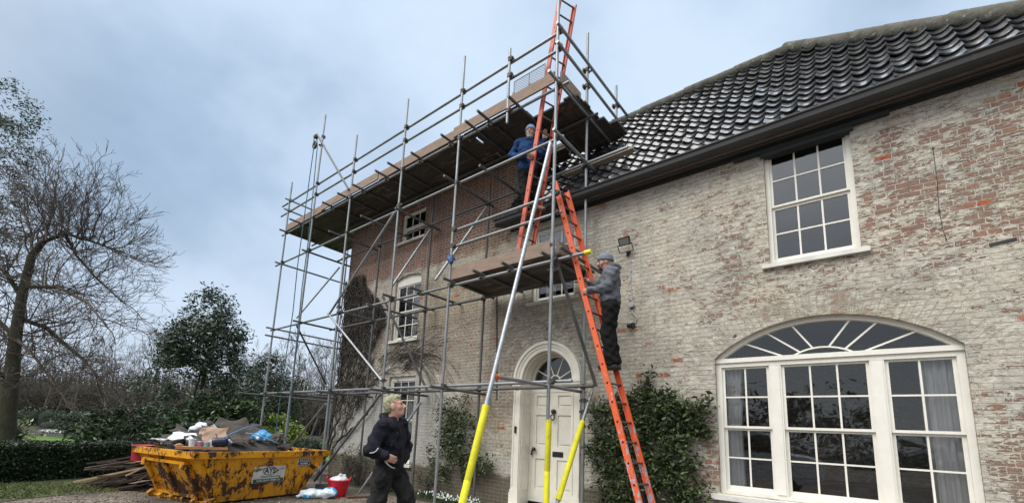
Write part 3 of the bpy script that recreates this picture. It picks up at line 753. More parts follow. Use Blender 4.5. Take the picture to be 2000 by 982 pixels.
# -------- fittings on the wall
M['lampglass'] = simple('floodlight_glass', (.20, .22, .19), (.15, .17, .15), .15, scale=4)
M['grey_plastic'] = simple('grey_plastic', (.44, .45, .46), (.38, .39, .40), .5)
c = at(1228, 482, WY)
fl = thing('flood_light', (c.x, WY, c.z-.1), 'black rectangular floodlight on the wall beside the man in the grey hoodie', 'floodlight')
lx, lz = c.x, c.z
def tilt(p):   # face the lamp out and down
    q = Matrix.Rotation(math.radians(22), 4, 'X') @ (Vector(p)*.82); return (q.x+lx, q.y+WY-.20, q.z+lz+.03)
def tbox(mb, *a):
    q = MB(); q.box(*a); mb.add([tilt(p) for p in q.v], q.f)
q = MB(); tbox(q, -.125, .125, -.0, .05, -.085, .095); tbox(q, -.09, .09, .05, .085, -.06, .07)
tbox(q, -.125, .125, -.012, 0, -.085, -.068); tbox(q, -.125, .125, -.012, 0, .078, .095); tbox(q, -.125, -.11, -.012, 0, -.068, .078); tbox(q, .11, .125, -.012, 0, -.068, .078)
for i in range(-5, 6): tbox(q, i*.018-.003, i*.018+.003, .085, .10, -.05, .08)
q.build('housing', M['blackmetal'], fl)
q = MB(); tbox(q, -.109, .109, -.006, -.001, -.067, .077); q.build('lens', M['lampglass'], fl)
q = MB(); q.path([(lx-.13, WY-.18, lz-.01), (lx-.13, WY-.10, lz-.13), (lx+.13, WY-.10, lz-.13), (lx+.13, WY-.18, lz-.01)], .010, 6); q.path([(lx, WY-.10, lz-.13), (lx, WY, lz-.13)], .014, 6); q.box(lx-.04, lx+.04, WY-.012, WY, lz-.18, lz-.08); q.build('bracket', M['blackmetal'], fl)
jb = at(1235, 596, WY); se = at(1234, 637, WY)
cb = MB(); cb.path([(lx+.03, WY-.01, lz-.15), (lx+.035, WY-.01, (lz+jb.z)/2), (jb.x, WY-.01, jb.z+.05)], .009, 6)
for k in range(5): cb.box(lx+.02, lx+.05, WY-.022, WY, lz-.3-k*.18, lz-.285-k*.18)
cb.path([(jb.x, WY-.012, jb.z-.05), (jb.x+.01, WY-.03, jb.z-.14), (jb.x+.06, WY-.03, jb.z-.2), (jb.x+.09, WY-.02, jb.z-.26), (se.x+.06, WY-.02, se.z+.05)], .009, 6)
tag(cb.build('wall_cable', M['grey_plastic']), 'thin grey cable clipped down the wall below the floodlight', 'cable')
q = thing('junction_box', (jb.x, WY, jb.z), 'small round grey junction box on the cable below the floodlight', 'junction box')
k = MB(); k.lathe((jb.x, WY, jb.z), [(.001, -.06), (.045, -.058), (.05, -.045), (.05, 0)], 18, 'y'); k.build('box_lid', M['grey_plastic'], q, smooth=math.radians(40))
k = MB(); k.box(jb.x-.02, jb.x+.02, WY-.04, WY, jb.z-.075, jb.z-.045); k.build('cable_gland', M['blackmetal'], q)
q = thing('wall_sensor', (se.x, WY, se.z), 'small black motion sensor at the lower end of the wall cable', 'sensor')
k = MB(); k.box(se.x-.0, se.x+.06, WY-.06, WY, se.z-.04, se.z+.05); k.build('sensor_base', M['blackmetal'], q)
k = MB(); k.lathe((se.x-.02, WY-.07, se.z), [(.001, -.045), (.03, -.04), (.045, 0), (.04, .03), (.02, .045)], 14, 'z'); k.build('sensor_head', M['blackmetal'], q, smooth=True)
dp = MB(); a = at(971, 520, WY); b_ = at(971, 780, WY)
dp.path([(a.x, WY-.012, a.z), (b_.x, WY-.012, b_.z)], .012, 6); dp.path([(at(918, 566, WY).x, WY-.008, at(918, 566, WY).z), (at(980, 552, WY).x, WY-.008, at(980, 552, WY).z), (at(1145, 520, WY).x, WY-.008, at(1145, 520, WY).z-.32)], .006, 5)
tag(dp.build('telephone_cable', M['soffit']), 'thin dark cable running across and down the wall left of the front door', 'cable')

q = MB(); c = at(1957, 473, WY); q.bar((c.x-.10, WY-.004, c.z-.012), (c.x+.11, WY-.004, c.z+.012), .012, .035); q.build('wall_slot', M['blackmetal'], house)
q = MB(); pts = [at(*p, WY-.01) for p in ((1822, 290), (1830, 350), (1834, 410), (1842, 450), (1848, 467))]; q.path(pts, .0028, 4)
for p in pts[::2]: q.box(p.x-.007, p.x+.007, WY-.018, WY, p.z-.01, p.z+.01)
tag(q.build('thin_wire', M['soffit']), 'thin dark wire hanging on the red patch of wall right of the upper sash window', 'wire')
# ------------------------------------------------------------------ scaffold
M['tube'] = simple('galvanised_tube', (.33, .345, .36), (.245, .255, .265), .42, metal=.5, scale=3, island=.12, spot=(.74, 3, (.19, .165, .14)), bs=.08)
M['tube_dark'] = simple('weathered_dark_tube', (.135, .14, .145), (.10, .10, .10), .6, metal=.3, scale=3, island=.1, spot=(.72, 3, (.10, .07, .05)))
M['tube_new'] = simple('bright_galvanised_tube', (.40, .42, .44), (.29, .305, .32), .40, metal=.6, scale=12, bs=.05)
M['coupler'] = simple('scaffold_fitting', (.14, .13, .12), (.085, .08, .075), .55, metal=.6, scale=20, spot=(.6, 14, (.12, .065, .035)))
M['board'] = simple('scaffold_board', (.185, .145, .115), (.12, .095, .078), .85, scale=3, stretch=(1, 6, 6), island=.28, bs=.3, bscale=25, spot=(.62, 2.2, (.27, .205, .15)))
M['board_u'] = simple('deck_underside_board', (.075, .064, .057), (.050, .043, .039), .8, scale=2.5, stretch=(1, 5, 5), island=.3, bs=.25, bscale=25, spot=(.57, 1.3, (.165, .125, .092)))  # board colour darkened for the shade under the decks
M['toe'] = simple('toe_board_timber', (.30, .215, .165), (.215, .155, .12), .85, scale=4, stretch=(1, 5, 5), island=.12, bs=.35, bscale=30, spot=(.66, 5, (.13, .10, .085)))
M['foam'] = simple('yellow_foam', (.80, .76, .03), (.66, .61, .025), .8, scale=6, bs=.5, bscale=35, bd=.01, spot=(.63, 7, (.50, .45, .07)))
M['orange_cap'] = simple('orange_cap', (.80, .16, .03), (.7, .12, .02), .5)
M['yellow_cap'] = simple('yellow_cap', (.82, .74, .05), (.75, .66, .03), .5)
M['blue_rag'] = simple('blue_tape', (.03, .10, .26), (.02, .06, .18), .6, bs=.4)

YF, YI = 6.15, 7.25
R_ = .029
scaf = thing('scaffolding', (-9.2, 6.7, 0), 'tall grey tube and board scaffolding standing along the house front', 'scaffolding')
joints = []
def tube(name, p0, p1, mat='tube', r=R_):
    q = MB(); q.pipe(p0, p1, r); return q.build(name, M[mat], scaf, smooth=math.radians(40), fix=False)
SX = [-14.62, -12.82, -10.72, -8.44, -6.47, -3.97]
SLEAN = [(-.06, 0), (.02, 0), (-.02, 0), (0, 0), (.02, 0), (.03, -.05)]
SZ = [9.65, 11.38, 9.74, 9.76, 9.85, 10.3]
std = []
for (x, zt, (lx_, ly_)) in zip(SX, SZ, SLEAN):
    std.append(tube('standard', (x-lx_, YF, 0.02), (x+lx_*.5, YF+ly_, zt)))
    q = MB(); q.box(x-lx_-.08, x-lx_+.08, YF-.08, YF+.08, 0, .02); q.build('base_plate', M['coupler'], scaf)
IX = [(-12.60, 7.62), (-10.68, 7.6), (-8.45, 7.6), (-6.48, 7.24), (-3.97, 9.77)]
for x, zt in IX:
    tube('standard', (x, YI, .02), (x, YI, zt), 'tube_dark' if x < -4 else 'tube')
    q = MB(); q.box(x-.08, x+.08, YI-.08, YI+.08, 0, .02); q.build('base_plate', M['coupler'], scaf)
tube('standard', (-14.60, 8.5, .02), (-14.60, 8.5, 9.1))
tube('standard', (-12.60, 8.5, .02), (-12.60, 8.5, 7.7), 'tube_dark')
tube('guard_post', (-5.10, YF-.03, 7.52), (-5.11, YF-.03, 9.22))
tube('guard_post', (-3.95, 8.56, 8.30), (-3.95, 8.56, 9.41))
# levels
L0, LB, LA, LD, LM, LG = 2.36, 4.42, 6.70, 7.74, 8.53, 8.90
yF = YF+.055
def lv(z): return CAM_H+(z-CAM_H)*yF/YF
def ledger(z, pts, y=yF, mat='tube', name='ledger'):
    for a, b in zip(pts[:-1], pts[1:]): tube(name, (a, y, z), (b, y, z), mat)
for z, nm in ((lv(LG), 'guard_rail'), (lv(LM), 'guard_rail')):
    ledger(z, [-15.3, -10.2, -4.0], name=nm)
ledger(lv(LD), [-15.0, -8.9, -3.75])
ledger(lv(LA), [-15.2, -9.4, -3.85])
ledger(lv(LB), [-14.9, -8.9, -3.32])
ledger(lv(L0), [-15.0, -10.85, -8.2, -3.6])
q = MB(); q.path([(-3.40, yF, lv(LB)), (-3.29, yF, lv(LB))], .04, 12); q.build('end_cap', M['yellow_cap'], scaf, smooth=math.radians(40))
ledger(lv(5.63), [-6.45, -3.9], name='guard_rail'); ledger(lv(5.27), [-6.45, -3.85], name='guard_rail')
yi = YI-.055
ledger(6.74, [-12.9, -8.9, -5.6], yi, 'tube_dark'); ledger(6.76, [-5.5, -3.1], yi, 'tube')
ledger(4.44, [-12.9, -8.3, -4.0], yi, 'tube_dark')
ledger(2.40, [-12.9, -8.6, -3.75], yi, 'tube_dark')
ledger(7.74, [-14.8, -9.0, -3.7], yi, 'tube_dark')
# transoms
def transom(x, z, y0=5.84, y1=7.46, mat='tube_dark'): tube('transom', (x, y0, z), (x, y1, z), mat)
for x in (-13.55, -11.67, -10.84, -10.1, -9.05, -8.52, -7.74, -6.71, -5.99, -5.59, -4.86): transom(x, LD+.075, 5.80+random.uniform(-.05, .05))
for x in (-8.36, -7.41, -6.37, -5.57, -4.87, -4.03, -3.66): transom(x, LB+.075, 5.86)
for p in ((714, 589), (651, 601)): x = atz(*p, LB).x; transom(x, LB-.05, 5.9)
for x in (-11.11, -9.57, -6.52): transom(x, LA+.07, 5.83)
transom(-5.67, LA+.07, 6.0); transom(-8.36, LA-.02, 6.0)
for x in (-10.66, -8.36, -6.40): transom(x, L0-.05, 5.75)
transom(-12.74, L0-.06, 5.7, 8.6); transom(-14.55, L0-.06, 5.35, 8.6)
q = atx(964, 734, -4.02); tube('transom', (-4.03, q.y, q.z), (-4.03, 7.4, q.z+.03), 'tube')
k = MB(); k.path([(-4.03, q.y-.015, q.z), (-4.03, q.y+.10, q.z)], .041, 12); k.build('end_cap', M['orange_cap'], scaf, smooth=math.radians(40))
for z in (LG, LM): tube('guard_rail', (-14.55, 5.95, z+.03), (-14.55, 8.6, z+.03))
for z, m_ in ((LD+.05, 'tube_dark'), (LA-.05, 'tube'), (LB+.03, 'tube'), (4.20, 'tube')): tube('transom', (-14.55, 5.9, z), (-14.55, 8.65, z), m_)
for z in (LA-.06, LB+.02): tube('transom', (-12.74, 5.9, z), (-12.74, 8.6, z), 'tube_dark')
tube('guard_rail', (-3.90, 5.98, LG+.05), (-3.90, 9.30, LG+.02)); tube('guard_rail', (-3.90, 6.0, LM+.03), (-3.90, 8.45, LM-.03))
tube('transom', (-3.92, 5.78, LD+.07), (-3.92, 8.2, LD+.04)); tube('transom', (-3.90, 5.95, LA+.06), (-3.90, 7.66, LA+.02))
# braces
def brace(a, b, mat='tube'): tube('brace', a, b, mat)
def pt(p, Y): return tuple(at(p[0], p[1], Y))
yo = YF-.06
brace(pt((640, 611), yo), pt((745, 742), yo), 'tube')
brace(pt((771, 415), yo), pt((642, 615), yo))
brace(pt((747, 578), YF+.1), pt((836, 766), YI-.1), 'tube_dark')
brace(pt((840, 449), YI-.1), pt((765, 560), YF+.1))
brace(pt((951, 404), YI-.1), pt((850, 547), YF-.05))
brace(pt((1076, 475), YF-.05), pt((1164, 754), YI-.12), 'tube_dark')
brace(pt((663, 522), YI), pt((579, 621), YF+.05)); brace(pt((579, 635), YF+.05), pt((637, 750), YI+.9), 'tube_dark')
brace(pt((636, 788), YF-.06), (atz(540, 905, .02)), 'tube')
g0 = atx(743.6, 769, -8.4); brace(pt((744, 768), YF-.06), pt((614, 938), YF-.4), 'tube_dark')
brace(pt((822, 785), YI-.05), pt((697, 968), YI-1.0))
# rakers at the corner, wrapped in foam
ra, rb = atx(1075, 280, -3.95), atx(962, 740, -3.95)
d = (rb-ra).normalized(); rg = ra+d*((ra.z-.02)/-d.z)
RK = MB(); RK.pipe(ra, rg, .034); o = RK.build('raker', M['tube_new'], scaf, smooth=math.radians(40), fix=False)
f0 = ra+d*((ra.z-1.86)/-d.z); q = MB(); q.path([f0, f0+d*.004, f0+d*1.0, f0+d*1.006, f0+d*1.012, rg-d*.16], [.040, .048, .048, .045, .048, .048], 14); q.build('foam_sleeve', M['foam'], o, smooth=math.radians(40))
q = MB(); q.path([(-3.985, YF, .12), (-3.985, YF, .95), (-3.985, YF, .956), (-3.985, YF, .962), (-3.975, YF, 1.75)], [.047, .047, .044, .047, .047], 14); q.build('foam_sleeve', M['foam'], std[5], smooth=math.radians(40))
a = atx(1138, 822, -3.885); b_ = atx(1090, 976, -3.90); dd = (b_-a).normalized()
RK = MB(); RK.pipe(a-dd*.62, b_+dd*(b_.z/-dd.z-.02), R_); o = RK.build('raker', M['tube'], scaf, smooth=math.radians(40), fix=False)
q = MB(); q.path([a, b_], .046, 14); q.build('foam_sleeve', M['foam'], o, smooth=math.radians(40))
# gin wheel arm
brace(pt((619, 262), YF-.07), pt((681, 370), YF-.07), 'tube_dark')
# couplers
def coupler_mesh():
    q = MB()
    for dz in (-.028, .028): q.path([(0, 0, dz-.012), (0, 0, dz+.012)], .044, 8)
    q.path([(0, 0, -.02), (0, 0, .02)], .040, 8)
    q.path([(-.03, .055, 0), (.03, .055, 0)], .044, 8)
    q.box(.03, .085, -.02, .02, -.022, .022); q.path([(.07, -.045, 0), (.07, .05, 0)], .011, 6); q.path([(.07, -.055, 0), (.07, -.035, 0)], .02, 6)
    q.box(-.075, -.03, .035, .075, -.02, .02)
    return q
c0 = None
def coupler(x, y, z, rz=0.0):
    global c0
    if c0 is None:
        c0 = coupler_mesh().build('coupler', M['coupler'], None); c0.parent = scaf; c = c0
    else:
        c = c0.copy(); COL.objects.link(c); c.parent = scaf
    o_ = scaf['_w']; c.location = (x-o_[0], y-o_[1], z-o_[2]); c.rotation_euler = (random.uniform(-.1, .1), 0, rz)
ncp = 0
for i, x in enumerate(SX):
    for z in (lv(L0), lv(LB), lv(LA), lv(LD), lv(LM), lv(LG)): coupler(x, YF, z)
for x in (-6.47, -3.97):
    for z in (lv(5.27), lv(5.63)): coupler(x, YF, z, .2)
for x, zt in IX:
    for z in (2.40, 4.44, 6.74): coupler(x, YI, z, PI)
for x, z in ((-5.10, lv(LM)), (-5.10, lv(LG)), (-5.1, lv(LD))): coupler(x, YF-.03, z)
for z in (LM, LG): coupler(-3.95, 8.56, z, PI/2)
for z in (LA+.03, LG, LM): coupler(-3.97, YI, z, PI/2)
for z in (1.95, 2.15): coupler(-3.97, YI, z, .5)
coupler(-3.97, YF, LB-.15, .8); coupler(-6.47, YF, 5.02, .8); coupler(-8.44, YF, 2.55, .8); coupler(-10.72, YF, 4.62, .7); coupler(-8.44, YF, 6.85, .7); coupler(-12.82, YF, 10.6, .5); coupler(-12.82, YF, 10.3, 1.5)
for x in (-13.55, -11.67, -10.1, -9.05, -7.74, -6.71, -5.59): coupler(x, YF+.05, LD+.02, PI/2)
for x in (-7.41, -5.57, -4.87): coupler(x, YF+.05, LB+.02, PI/2)
c = pt((858, 505), YF); q = MB()
s_ = SDF(.012); bp = Vector(pt((880, 506), YF-.03)); s_.ell(bp, (.07, .07, .06)).ell(bp+Vector((.05, -.03, -.05)), (.06, .05, .08)).ell(bp+Vector((-.03, -.02, .06)), (.03, .04, .06)); s_.fold = (.006, 60); s_.build('blue_tape_wrap', M['blue_rag'], scaf)
# boards
def board(x0, x1, y0, y1, z, name='deck_board', mat='board_u', th=.038, tilt=0.0):
    q = MB(); q.prism([(y0, z), (y1, z+tilt), (y1, z+th+tilt), (y0, z+th)], 'x', x0, x1); return q.build(name, M[mat], scaf)
zd = LD+.105
for row, (y0, y1) in enumerate([(6.20, 6.42), (6.43, 6.65), (6.66, 6.88), (6.89, 7.11), (7.12, 7.34), (7.35, 7.492)]):
    xs = [-14.75, -12.0+row*.25 % .8, -9.3-row*.3 % .7, -6.4+.2*(row % 3), -4.86 if row < 2 else -3.80]
    for a, b in zip(xs[:-1], xs[1:]):
        board(a+random.uniform(0, .02), b-random.uniform(.0, .05), y0, y1, zd+random.uniform(0, .012), tilt=random.uniform(-.004, .004))
for y0, y1 in ((7.42, 7.64), (7.65, 7.87), (7.89, 8.1), (8.12, 8.34)): board(-14.7, -12.72, y0, y1, zd+random.uniform(0, .012))
def yboard(x0, x1, y0, y1, z, name='deck_board', mat='board_u'):
    q = MB(); q.box(x0, x1, y0, y1, z, z+.038); return q.build(name, M[mat], scaf)
for i, (x0, x1, y0, y1) in enumerate([(-4.78, -4.56, 7.0, 8.2), (-4.55, -4.33, 6.9, 8.28), (-4.32, -4.10, 6.88, 8.3), (-4.09, -3.87, 6.55, 8.28), (-3.86, -3.70, 7.45, 8.26), (-3.69, -3.54, 7.7, 8.22)]):
    yboard(x0, x1, y0, y1, zd-.040+random.uniform(-.003, .003))
for row, (y0, y1) in enumerate([(6.20, 6.42), (6.43, 6.65), (6.66, 6.88), (6.89, 7.11), (7.12, 7.34)]):
    board(-6.46+random.uniform(-.05, .03), -3.86+random.uniform(-.06, .06)-(row == 0)*.0, y0, y1, LB+.105+random.uniform(0, .01))
def toeb(x0, x1, z0, z1, y=6.178): 
    q = MB(); q.box(x0, x1, y-.019, y+.019, z0, z1); q.build('toe_board', M['toe'], scaf)
zt0 = zd+.012
toeb(-14.72, -12.15, zt0, zt0+.225, 6.172); toeb(-12.3, -9.42, zt0+.012, zt0+.235, 6.135); toeb(-9.4, -6.55, zt0, zt0+.225, 6.172); toeb(-6.62, -4.02, zt0+.01, zt0+.235, 6.13)
toeb(-6.44, -3.97, LB+.14, LB+.39, 6.172)
q = MB(); q.box(-3.935, -3.897, 6.18, 6.88, zt0, zt0+.225); q.build('toe_board', M['toe'], scaf)
q = MB(); q.box(-3.935, -3.897, 6.20, 6.55, LB+.14, LB+.37); q.build('toe_board', M['toe'], scaf)
M['pale_board'] = simple('pale_bleached_board', (.46, .38, .315), (.36, .30, .25), .85, scale=4, stretch=(1, 6, 6))
b_ = MB(); b_.box(-4.55, -3.06, 7.32, 7.47, 6.80, 6.832); b_.build('deck_board', M['pale_board'], scaf)
for y0, y1 in ((7.36, 7.58), (7.59, 7.81), (7.83, 8.05), (8.06, 8.26)): board(-5.93, -4.75-.2*((y0*10)%2), y0, y1, zd-.04+random.uniform(0, .01))
# wire mesh brick guard
M['mesh'] = simple('rusty_mesh', (.20, .15, .12), (.14, .10, .08), .6, metal=.4)
q = MB(); mx0, mx1, mz0, mz1, my = -5.03, -4.29, 8.10, 8.47, 6.205
for a, b in (((mx0, mz0), (mx1, mz0)), ((mx0, mz1), (mx1, mz1)), ((mx0, mz0), (mx0, mz1)), ((mx1, mz0), (mx1, mz1)), ((-4.66, mz0), (-4.66, mz1))): q.path([(a[0], my, a[1]), (b[0], my, b[1])], .007, 5)
st = .055; w_, h_ = mx1-mx0, mz1-mz0
k = -h_
while k < w_:
    a0, a1 = max(k, 0), min(k+h_, w_)
    if a1 > a0:
        q.path([(mx0+a0, my, mz0+a0-k), (mx0+a1, my, mz0+a1-k)], .0032, 3, False)
        q.path([(mx0+a0, my+.004, mz1-(a0-k)), (mx0+a1, my+.004, mz1-(a1-k))], .0032, 3, False)
    k += st
q.build('brick_guard', M['mesh'], scaf)
for x in (-4.98, -4.60): 
    q = MB(); q.box(x-.02, x+.02, 6.12, 6.21, zt0+.2, zt0+.29); q.build('guard_clip', M['toe'], scaf)

# gin wheel and rope
M['rope'] = simple('teal_rope', (.05, .13, .15), (.04, .10, .16), .8)
gw = at(617, 268, YF-.1)
gin = thing('gin_wheel', tuple(gw), 'small hoisting pulley hung from the tall left scaffold pole', 'pulley')
q = MB(); q.lathe((gw.x, gw.y, gw.z-.28), [(.05, -.03), (.13, -.03), (.10, 0), (.13, .03), (.05, .03), (.05, -.03)], 18, 'y'); q.build('wheel', M['coupler'], gin)
q = MB(); q.path([(gw.x, gw.y-.05, gw.z-.28), (gw.x, gw.y-.05, gw.z-.05), (gw.x, gw.y, gw.z+.02), (gw.x, gw.y+.05, gw.z-.05), (gw.x, gw.y+.05, gw.z-.28)], .014, 6); q.box(gw.x-.06, gw.x+.06, gw.y-.06, gw.y+.06, gw.z-.03, gw.z+.05); q.build('bracket', M['coupler'], gin)
rp = MB(); pts = [at(*p, YF-.1) for p in ((613.5, 284), (603, 360), (592.4, 438), (581, 520), (572, 610), (558.7, 694), (548, 770), (538, 850))]; rp.path(pts, .014, 6)
e = pts[-1]; rp.path([e, (e.x-.05, e.y, .4), (e.x-.1, e.y-.1, .05)], .014, 6)
pts = [at(*p, YF-.1) for p in ((620, 284), (611, 380), (602, 470), (590, 560), (580, 660), (566, 800), (561, 850))]; rp.path(pts, .014, 6)
e = pts[-1]; rp.path([e, (e.x-.02, e.y, .3), (e.x+.1, e.y-.15, .03)], .014, 6)
tag(rp.build('hoist_rope', M['rope']), 'long teal rope hanging from the pulley at the left of the scaffolding', 'rope')

# ------------------------------------------------------------------ ladders
def laddermat(nm, c1, c2, wear, thr):
    m, t, b, o = newmat(nm)
    co = nd(t, 'ShaderNodeTexCoord').outputs['Object']
    v = nd(t, 'ShaderNodeMapping', {'Vector': co, 'Scale': (3, 3, 1.2)}).outputs[0]
    col = mixc(t, noise(t, v, 3, 4), c1, c2)
    z = nd(t, 'ShaderNodeSeparateXYZ', {0: co}).outputs[2]
    thr_ = maprange(t, z, .2, 2.8, thr-.13, thr+.05)
    s = mth(t, 'GREATER_THAN', noise(t, v, 7, 5, .65), thr_)
    col = mixc(t, s, col, wear)
    s2 = mth(t, 'GREATER_THAN', noise(t, v, 21, 4, .6), .64)
    col = mixc(t, s2, col, (.30, .07, .03))
    setin(t, b, Base_Color=col, Roughness=.5)
    return m
M['lad1'] = laddermat('orange_fibreglass', (.80, .135, .038), (.70, .10, .03), (.42, .36, .40), .61)
M['lad2'] = laddermat('faded_orange_fibreglass', (.66, .135, .075), (.55, .10, .055), (.55, .30, .24), .70)
M['rung'] = simple('aluminium_rung', (.20, .20, .20), (.11, .11, .11), .45, metal=.7)
def ladder(label, A0, A1, B0, B1, s0, pitch, mat):
    A0, A1, B0, B1 = map(Vector, (A0, A1, B0, B1))
    th = thing('ladder', tuple((A0+B0)/2), label, 'ladder')
    for P, Q, sg in ((A0, A1, 1), (B0, B1, -1)):
        q = MB(); d = (Q-P).normalized(); up = Vector((0, 1, 0)); sd = d.cross(up).normalized()
        q.bar(P, Q, .086, .010, up)                                  # web
        for e_ in (-.038, .038): q.bar(P+sd*e_+Vector((0, .017*sg, 0)), Q+sd*e_+Vector((0, .017*sg, 0)), .010, .030, up)
        q.mi = 1; L = (Q-P).length; s = s0
        while s < L-.1:
            c = P+d*s; q.lathe((c.x, c.y-.0065, c.z), [(.001, -.001), (.017, -.001), (.017, .003)], 12, 'y'); s += pitch
        q.mi = 0; rail = q.build('rail', [M[mat], M['blackmetal']], th)
        q = MB(); q.bar(P, P+d*.12, .092, .040, up); q.build('foot', M['blackmetal'], rail)
    LA_, LB_ = (A1-A0), (B1-B0); s = s0
    while s < LA_.length-.1:
        a = A0+LA_.normalized()*s; b = B0+LB_.normalized()*s
        q = MB(); q.path([a+Vector((0, .005, 0)), b-Vector((0, .005, 0))], .0165, 8); q.build('rung', M['rung'], th, smooth=math.radians(50)); s += pitch
    return th
def extend(p_lo, p_hi, Y, z0, z1):
    a, b = at(*p_lo, Y), at(*p_hi, Y); d = (b-a)/(b.z-a.z)
    return a+d*(z0-a.z), a+d*(z1-a.z)
LYA, LYB = 6.30, 6.66
a0, a1 = extend((1248, 982), (1084, 358), LYA, .02, at(1083, 355, LYA).z)
b0, b1 = extend((1275, 982), (1108, 375), LYB, .02, at(1108, 375, LYB).z)
ladder('orange ladder standing on the ground and carrying the man in the grey hoodie', a0, a1, b0, b1, .30, .30, 'lad1')
LOWER = (a0, a1, b0, b1)
a0, a1 = extend((1012, 487), (1092, 0), 6.33, LB+.145, 10.1); b0, b1 = extend((1043, 475), (1123, 12), 6.69, LB+.145, at(1123, 12, 6.69).z)
ladder('faded orange ladder on the lower scaffold deck carrying the man in the blue fleece', a0, a1, b0, b1, .30, .30, 'lad2')
UPPER = (a0, a1, b0, b1)
# ------------------------------------------------------------------ people
def skinmat(nm, c):
    return simple(nm, c, tuple(x*.82 for x in c), .5, scale=14, bs=.1, bscale=60, bd=.002)
M['skin'] = skinmat('skin', (.60, .335, .255))
M['skin2'] = skinmat('ruddy_skin', (.54, .285, .215))
M['eye'] = simple('eye', (.03, .02, .018), None, .2)
M['teeth'] = simple('teeth', (.62, .58, .5), None, .4)
def cloth(nm, c, c2=None, bs=.5, sc=9, spot=None, fine=220, sheen=.0):
    m, t, b, o = newmat(nm)
    co = nd(t, 'ShaderNodeTexCoord').outputs['Object']
    f = noise(t, co, sc, 4); col = mixc(t, maprange(t, f, .35, .65), c, c2 or tuple(x*.7 for x in c))
    if spot:
        s = mth(t, 'GREATER_THAN', noise(t, co, spot[1], 2, .5), spot[0]); col = mixc(t, s, col, spot[2])
    setin(t, b, Base_Color=col, Roughness=.9, Sheen_Weight=sheen, Specular_IOR_Level=.25)
    bump(t, b, mth(t, 'ADD', mth(t, 'MULTIPLY', noise(t, co, 14, 3, .5, .8), 1.0), mth(t, 'MULTIPLY', noise(t, co, fine, 2), .08)), bs, .03)
    return m
M['navy'] = cloth('navy_work_jacket', (.0075, .008, .014), (.012, .0125, .020), .8, spot=(.745, 42, (.20, .20, .21)))
M['fleece'] = cloth('blue_fleece', (.018, .055, .17), (.013, .040, .12), .6)
M['hoodie'] = cloth('grey_hoodie', (.135, .142, .16), (.105, .11, .125), .8)
M['trouser'] = cloth('charcoal_work_trousers', (.021, .0205, .021), (.013, .013, .013), .9, spot=(.76, 36, (.12, .115, .11)))
M['black_trouser'] = cloth('black_trousers', (.0065, .0065, .007), (.0045, .0045, .005), .9)
M['boot'] = simple('worn_boot', (.05, .045, .042), (.03, .028, .026), .6, bs=.3)
M['brownboot'] = simple('brown_boot', (.17, .085, .05), (.11, .055, .035), .65, bs=.3)
M['knit_grey'] = cloth('grey_knit', (.20, .225, .265), (.15, .17, .205), .5, 20)
M['knit_blue'] = cloth('pale_blue_knit', (.30, .42, .60), (.22, .32, .48), .5, 20)
M['mask'] = cloth('pale_blue_mask', (.26, .46, .60), (.22, .40, .54), .3)
M['piping'] = simple('reflective_piping', (.50, .51, .52), (.4, .41, .42), .4)
M['beard'] = simple('grey_stubble', (.085, .07, .062), (.055, .045, .04), .9, scale=40, bs=.6, bscale=140, bd=.004)
def hairmat():
    m, t, b, o = newmat('bleached_hair')
    co = nd(t, 'ShaderNodeTexCoord').outputs['Object']
    v = nd(t, 'ShaderNodeMapping', {'Vector': co, 'Scale': (34, 34, 16)}).outputs[0]
    col = ramp(t, noise(t, v, 1.2, 4, .6, 1.2), [(.34, (.20, .20, .14)), (.46, (.31, .305, .20)), (.56, (.42, .41, .22)), (.70, (.36, .355, .27))])
    setin(t, b, Base_Color=col, Roughness=.6); bump(t, b, noise(t, v, 2.2, 4, .6, 1.5), 1.0, .02)
    return m
M['hair'] = hairmat()

class Frame:
    def __init__(s, C, f, u, k=1.0):
        f = Vector(f).normalized(); u = Vector(u); l = u.cross(f).normalized(); u = f.cross(l).normalized()
        s.C, s.f, s.l, s.u, s.k = Vector(C), f, l, u, k
        s.M = np.array([list(f), list(l), list(u)]).T
    def __call__(s, x, y, z): return s.C+(s.f*x+s.l*y+s.u*z)*s.k
    def r(s, *a): return tuple(v*s.k for v in a)
def add_head(S, H, neck):
    k = H.k
    S.ell(H(-.015, 0, .038), H.r(.098, .077, .086), H.M, .03).ell(H(.022, 0, -.03), H.r(.070, .064, .092), H.M, .03).ell(H(.040, 0, -.090), H.r(.050, .042, .032), H.M, .025)
    S.cap(H(-.02, 0, -.06), neck, .056*k, .060*k, .03)
    S.cap(H(.082, 0, .014), H(.120, 0, -.030), .009*k, .013*k, .012).cap(H(.098, -.012, -.036), H(.098, .012, -.036), .010*k, None, .012)
    for sg in (-1, 1):
        S.cap(H(.080, sg*.015, .024), H(.072, sg*.048, .024), .012*k, .010*k, .02)
        S.ell(H(.054, sg*.036, -.022), H.r(.028, .024, .022), H.M, .03)
        S.ell(H(.094, sg*.031, .004), H.r(.014, .018, .010), H.M, .012, -1)
        S.ell(H(-.008, sg*.079, -.008), H.r(.022, .010, .034), H.M, .012)
    S.cap(H(.090, -.020, -.058), H(.090, .020, -.058), .008*k, None, .01).cap(H(.088, -.018, -.072), H(.088, .018, -.072), .008*k, None, .01)
    S.cap(H(.101, -.026, -.064), H(.101, .026, -.064), .0055*k, None, .005, -1)
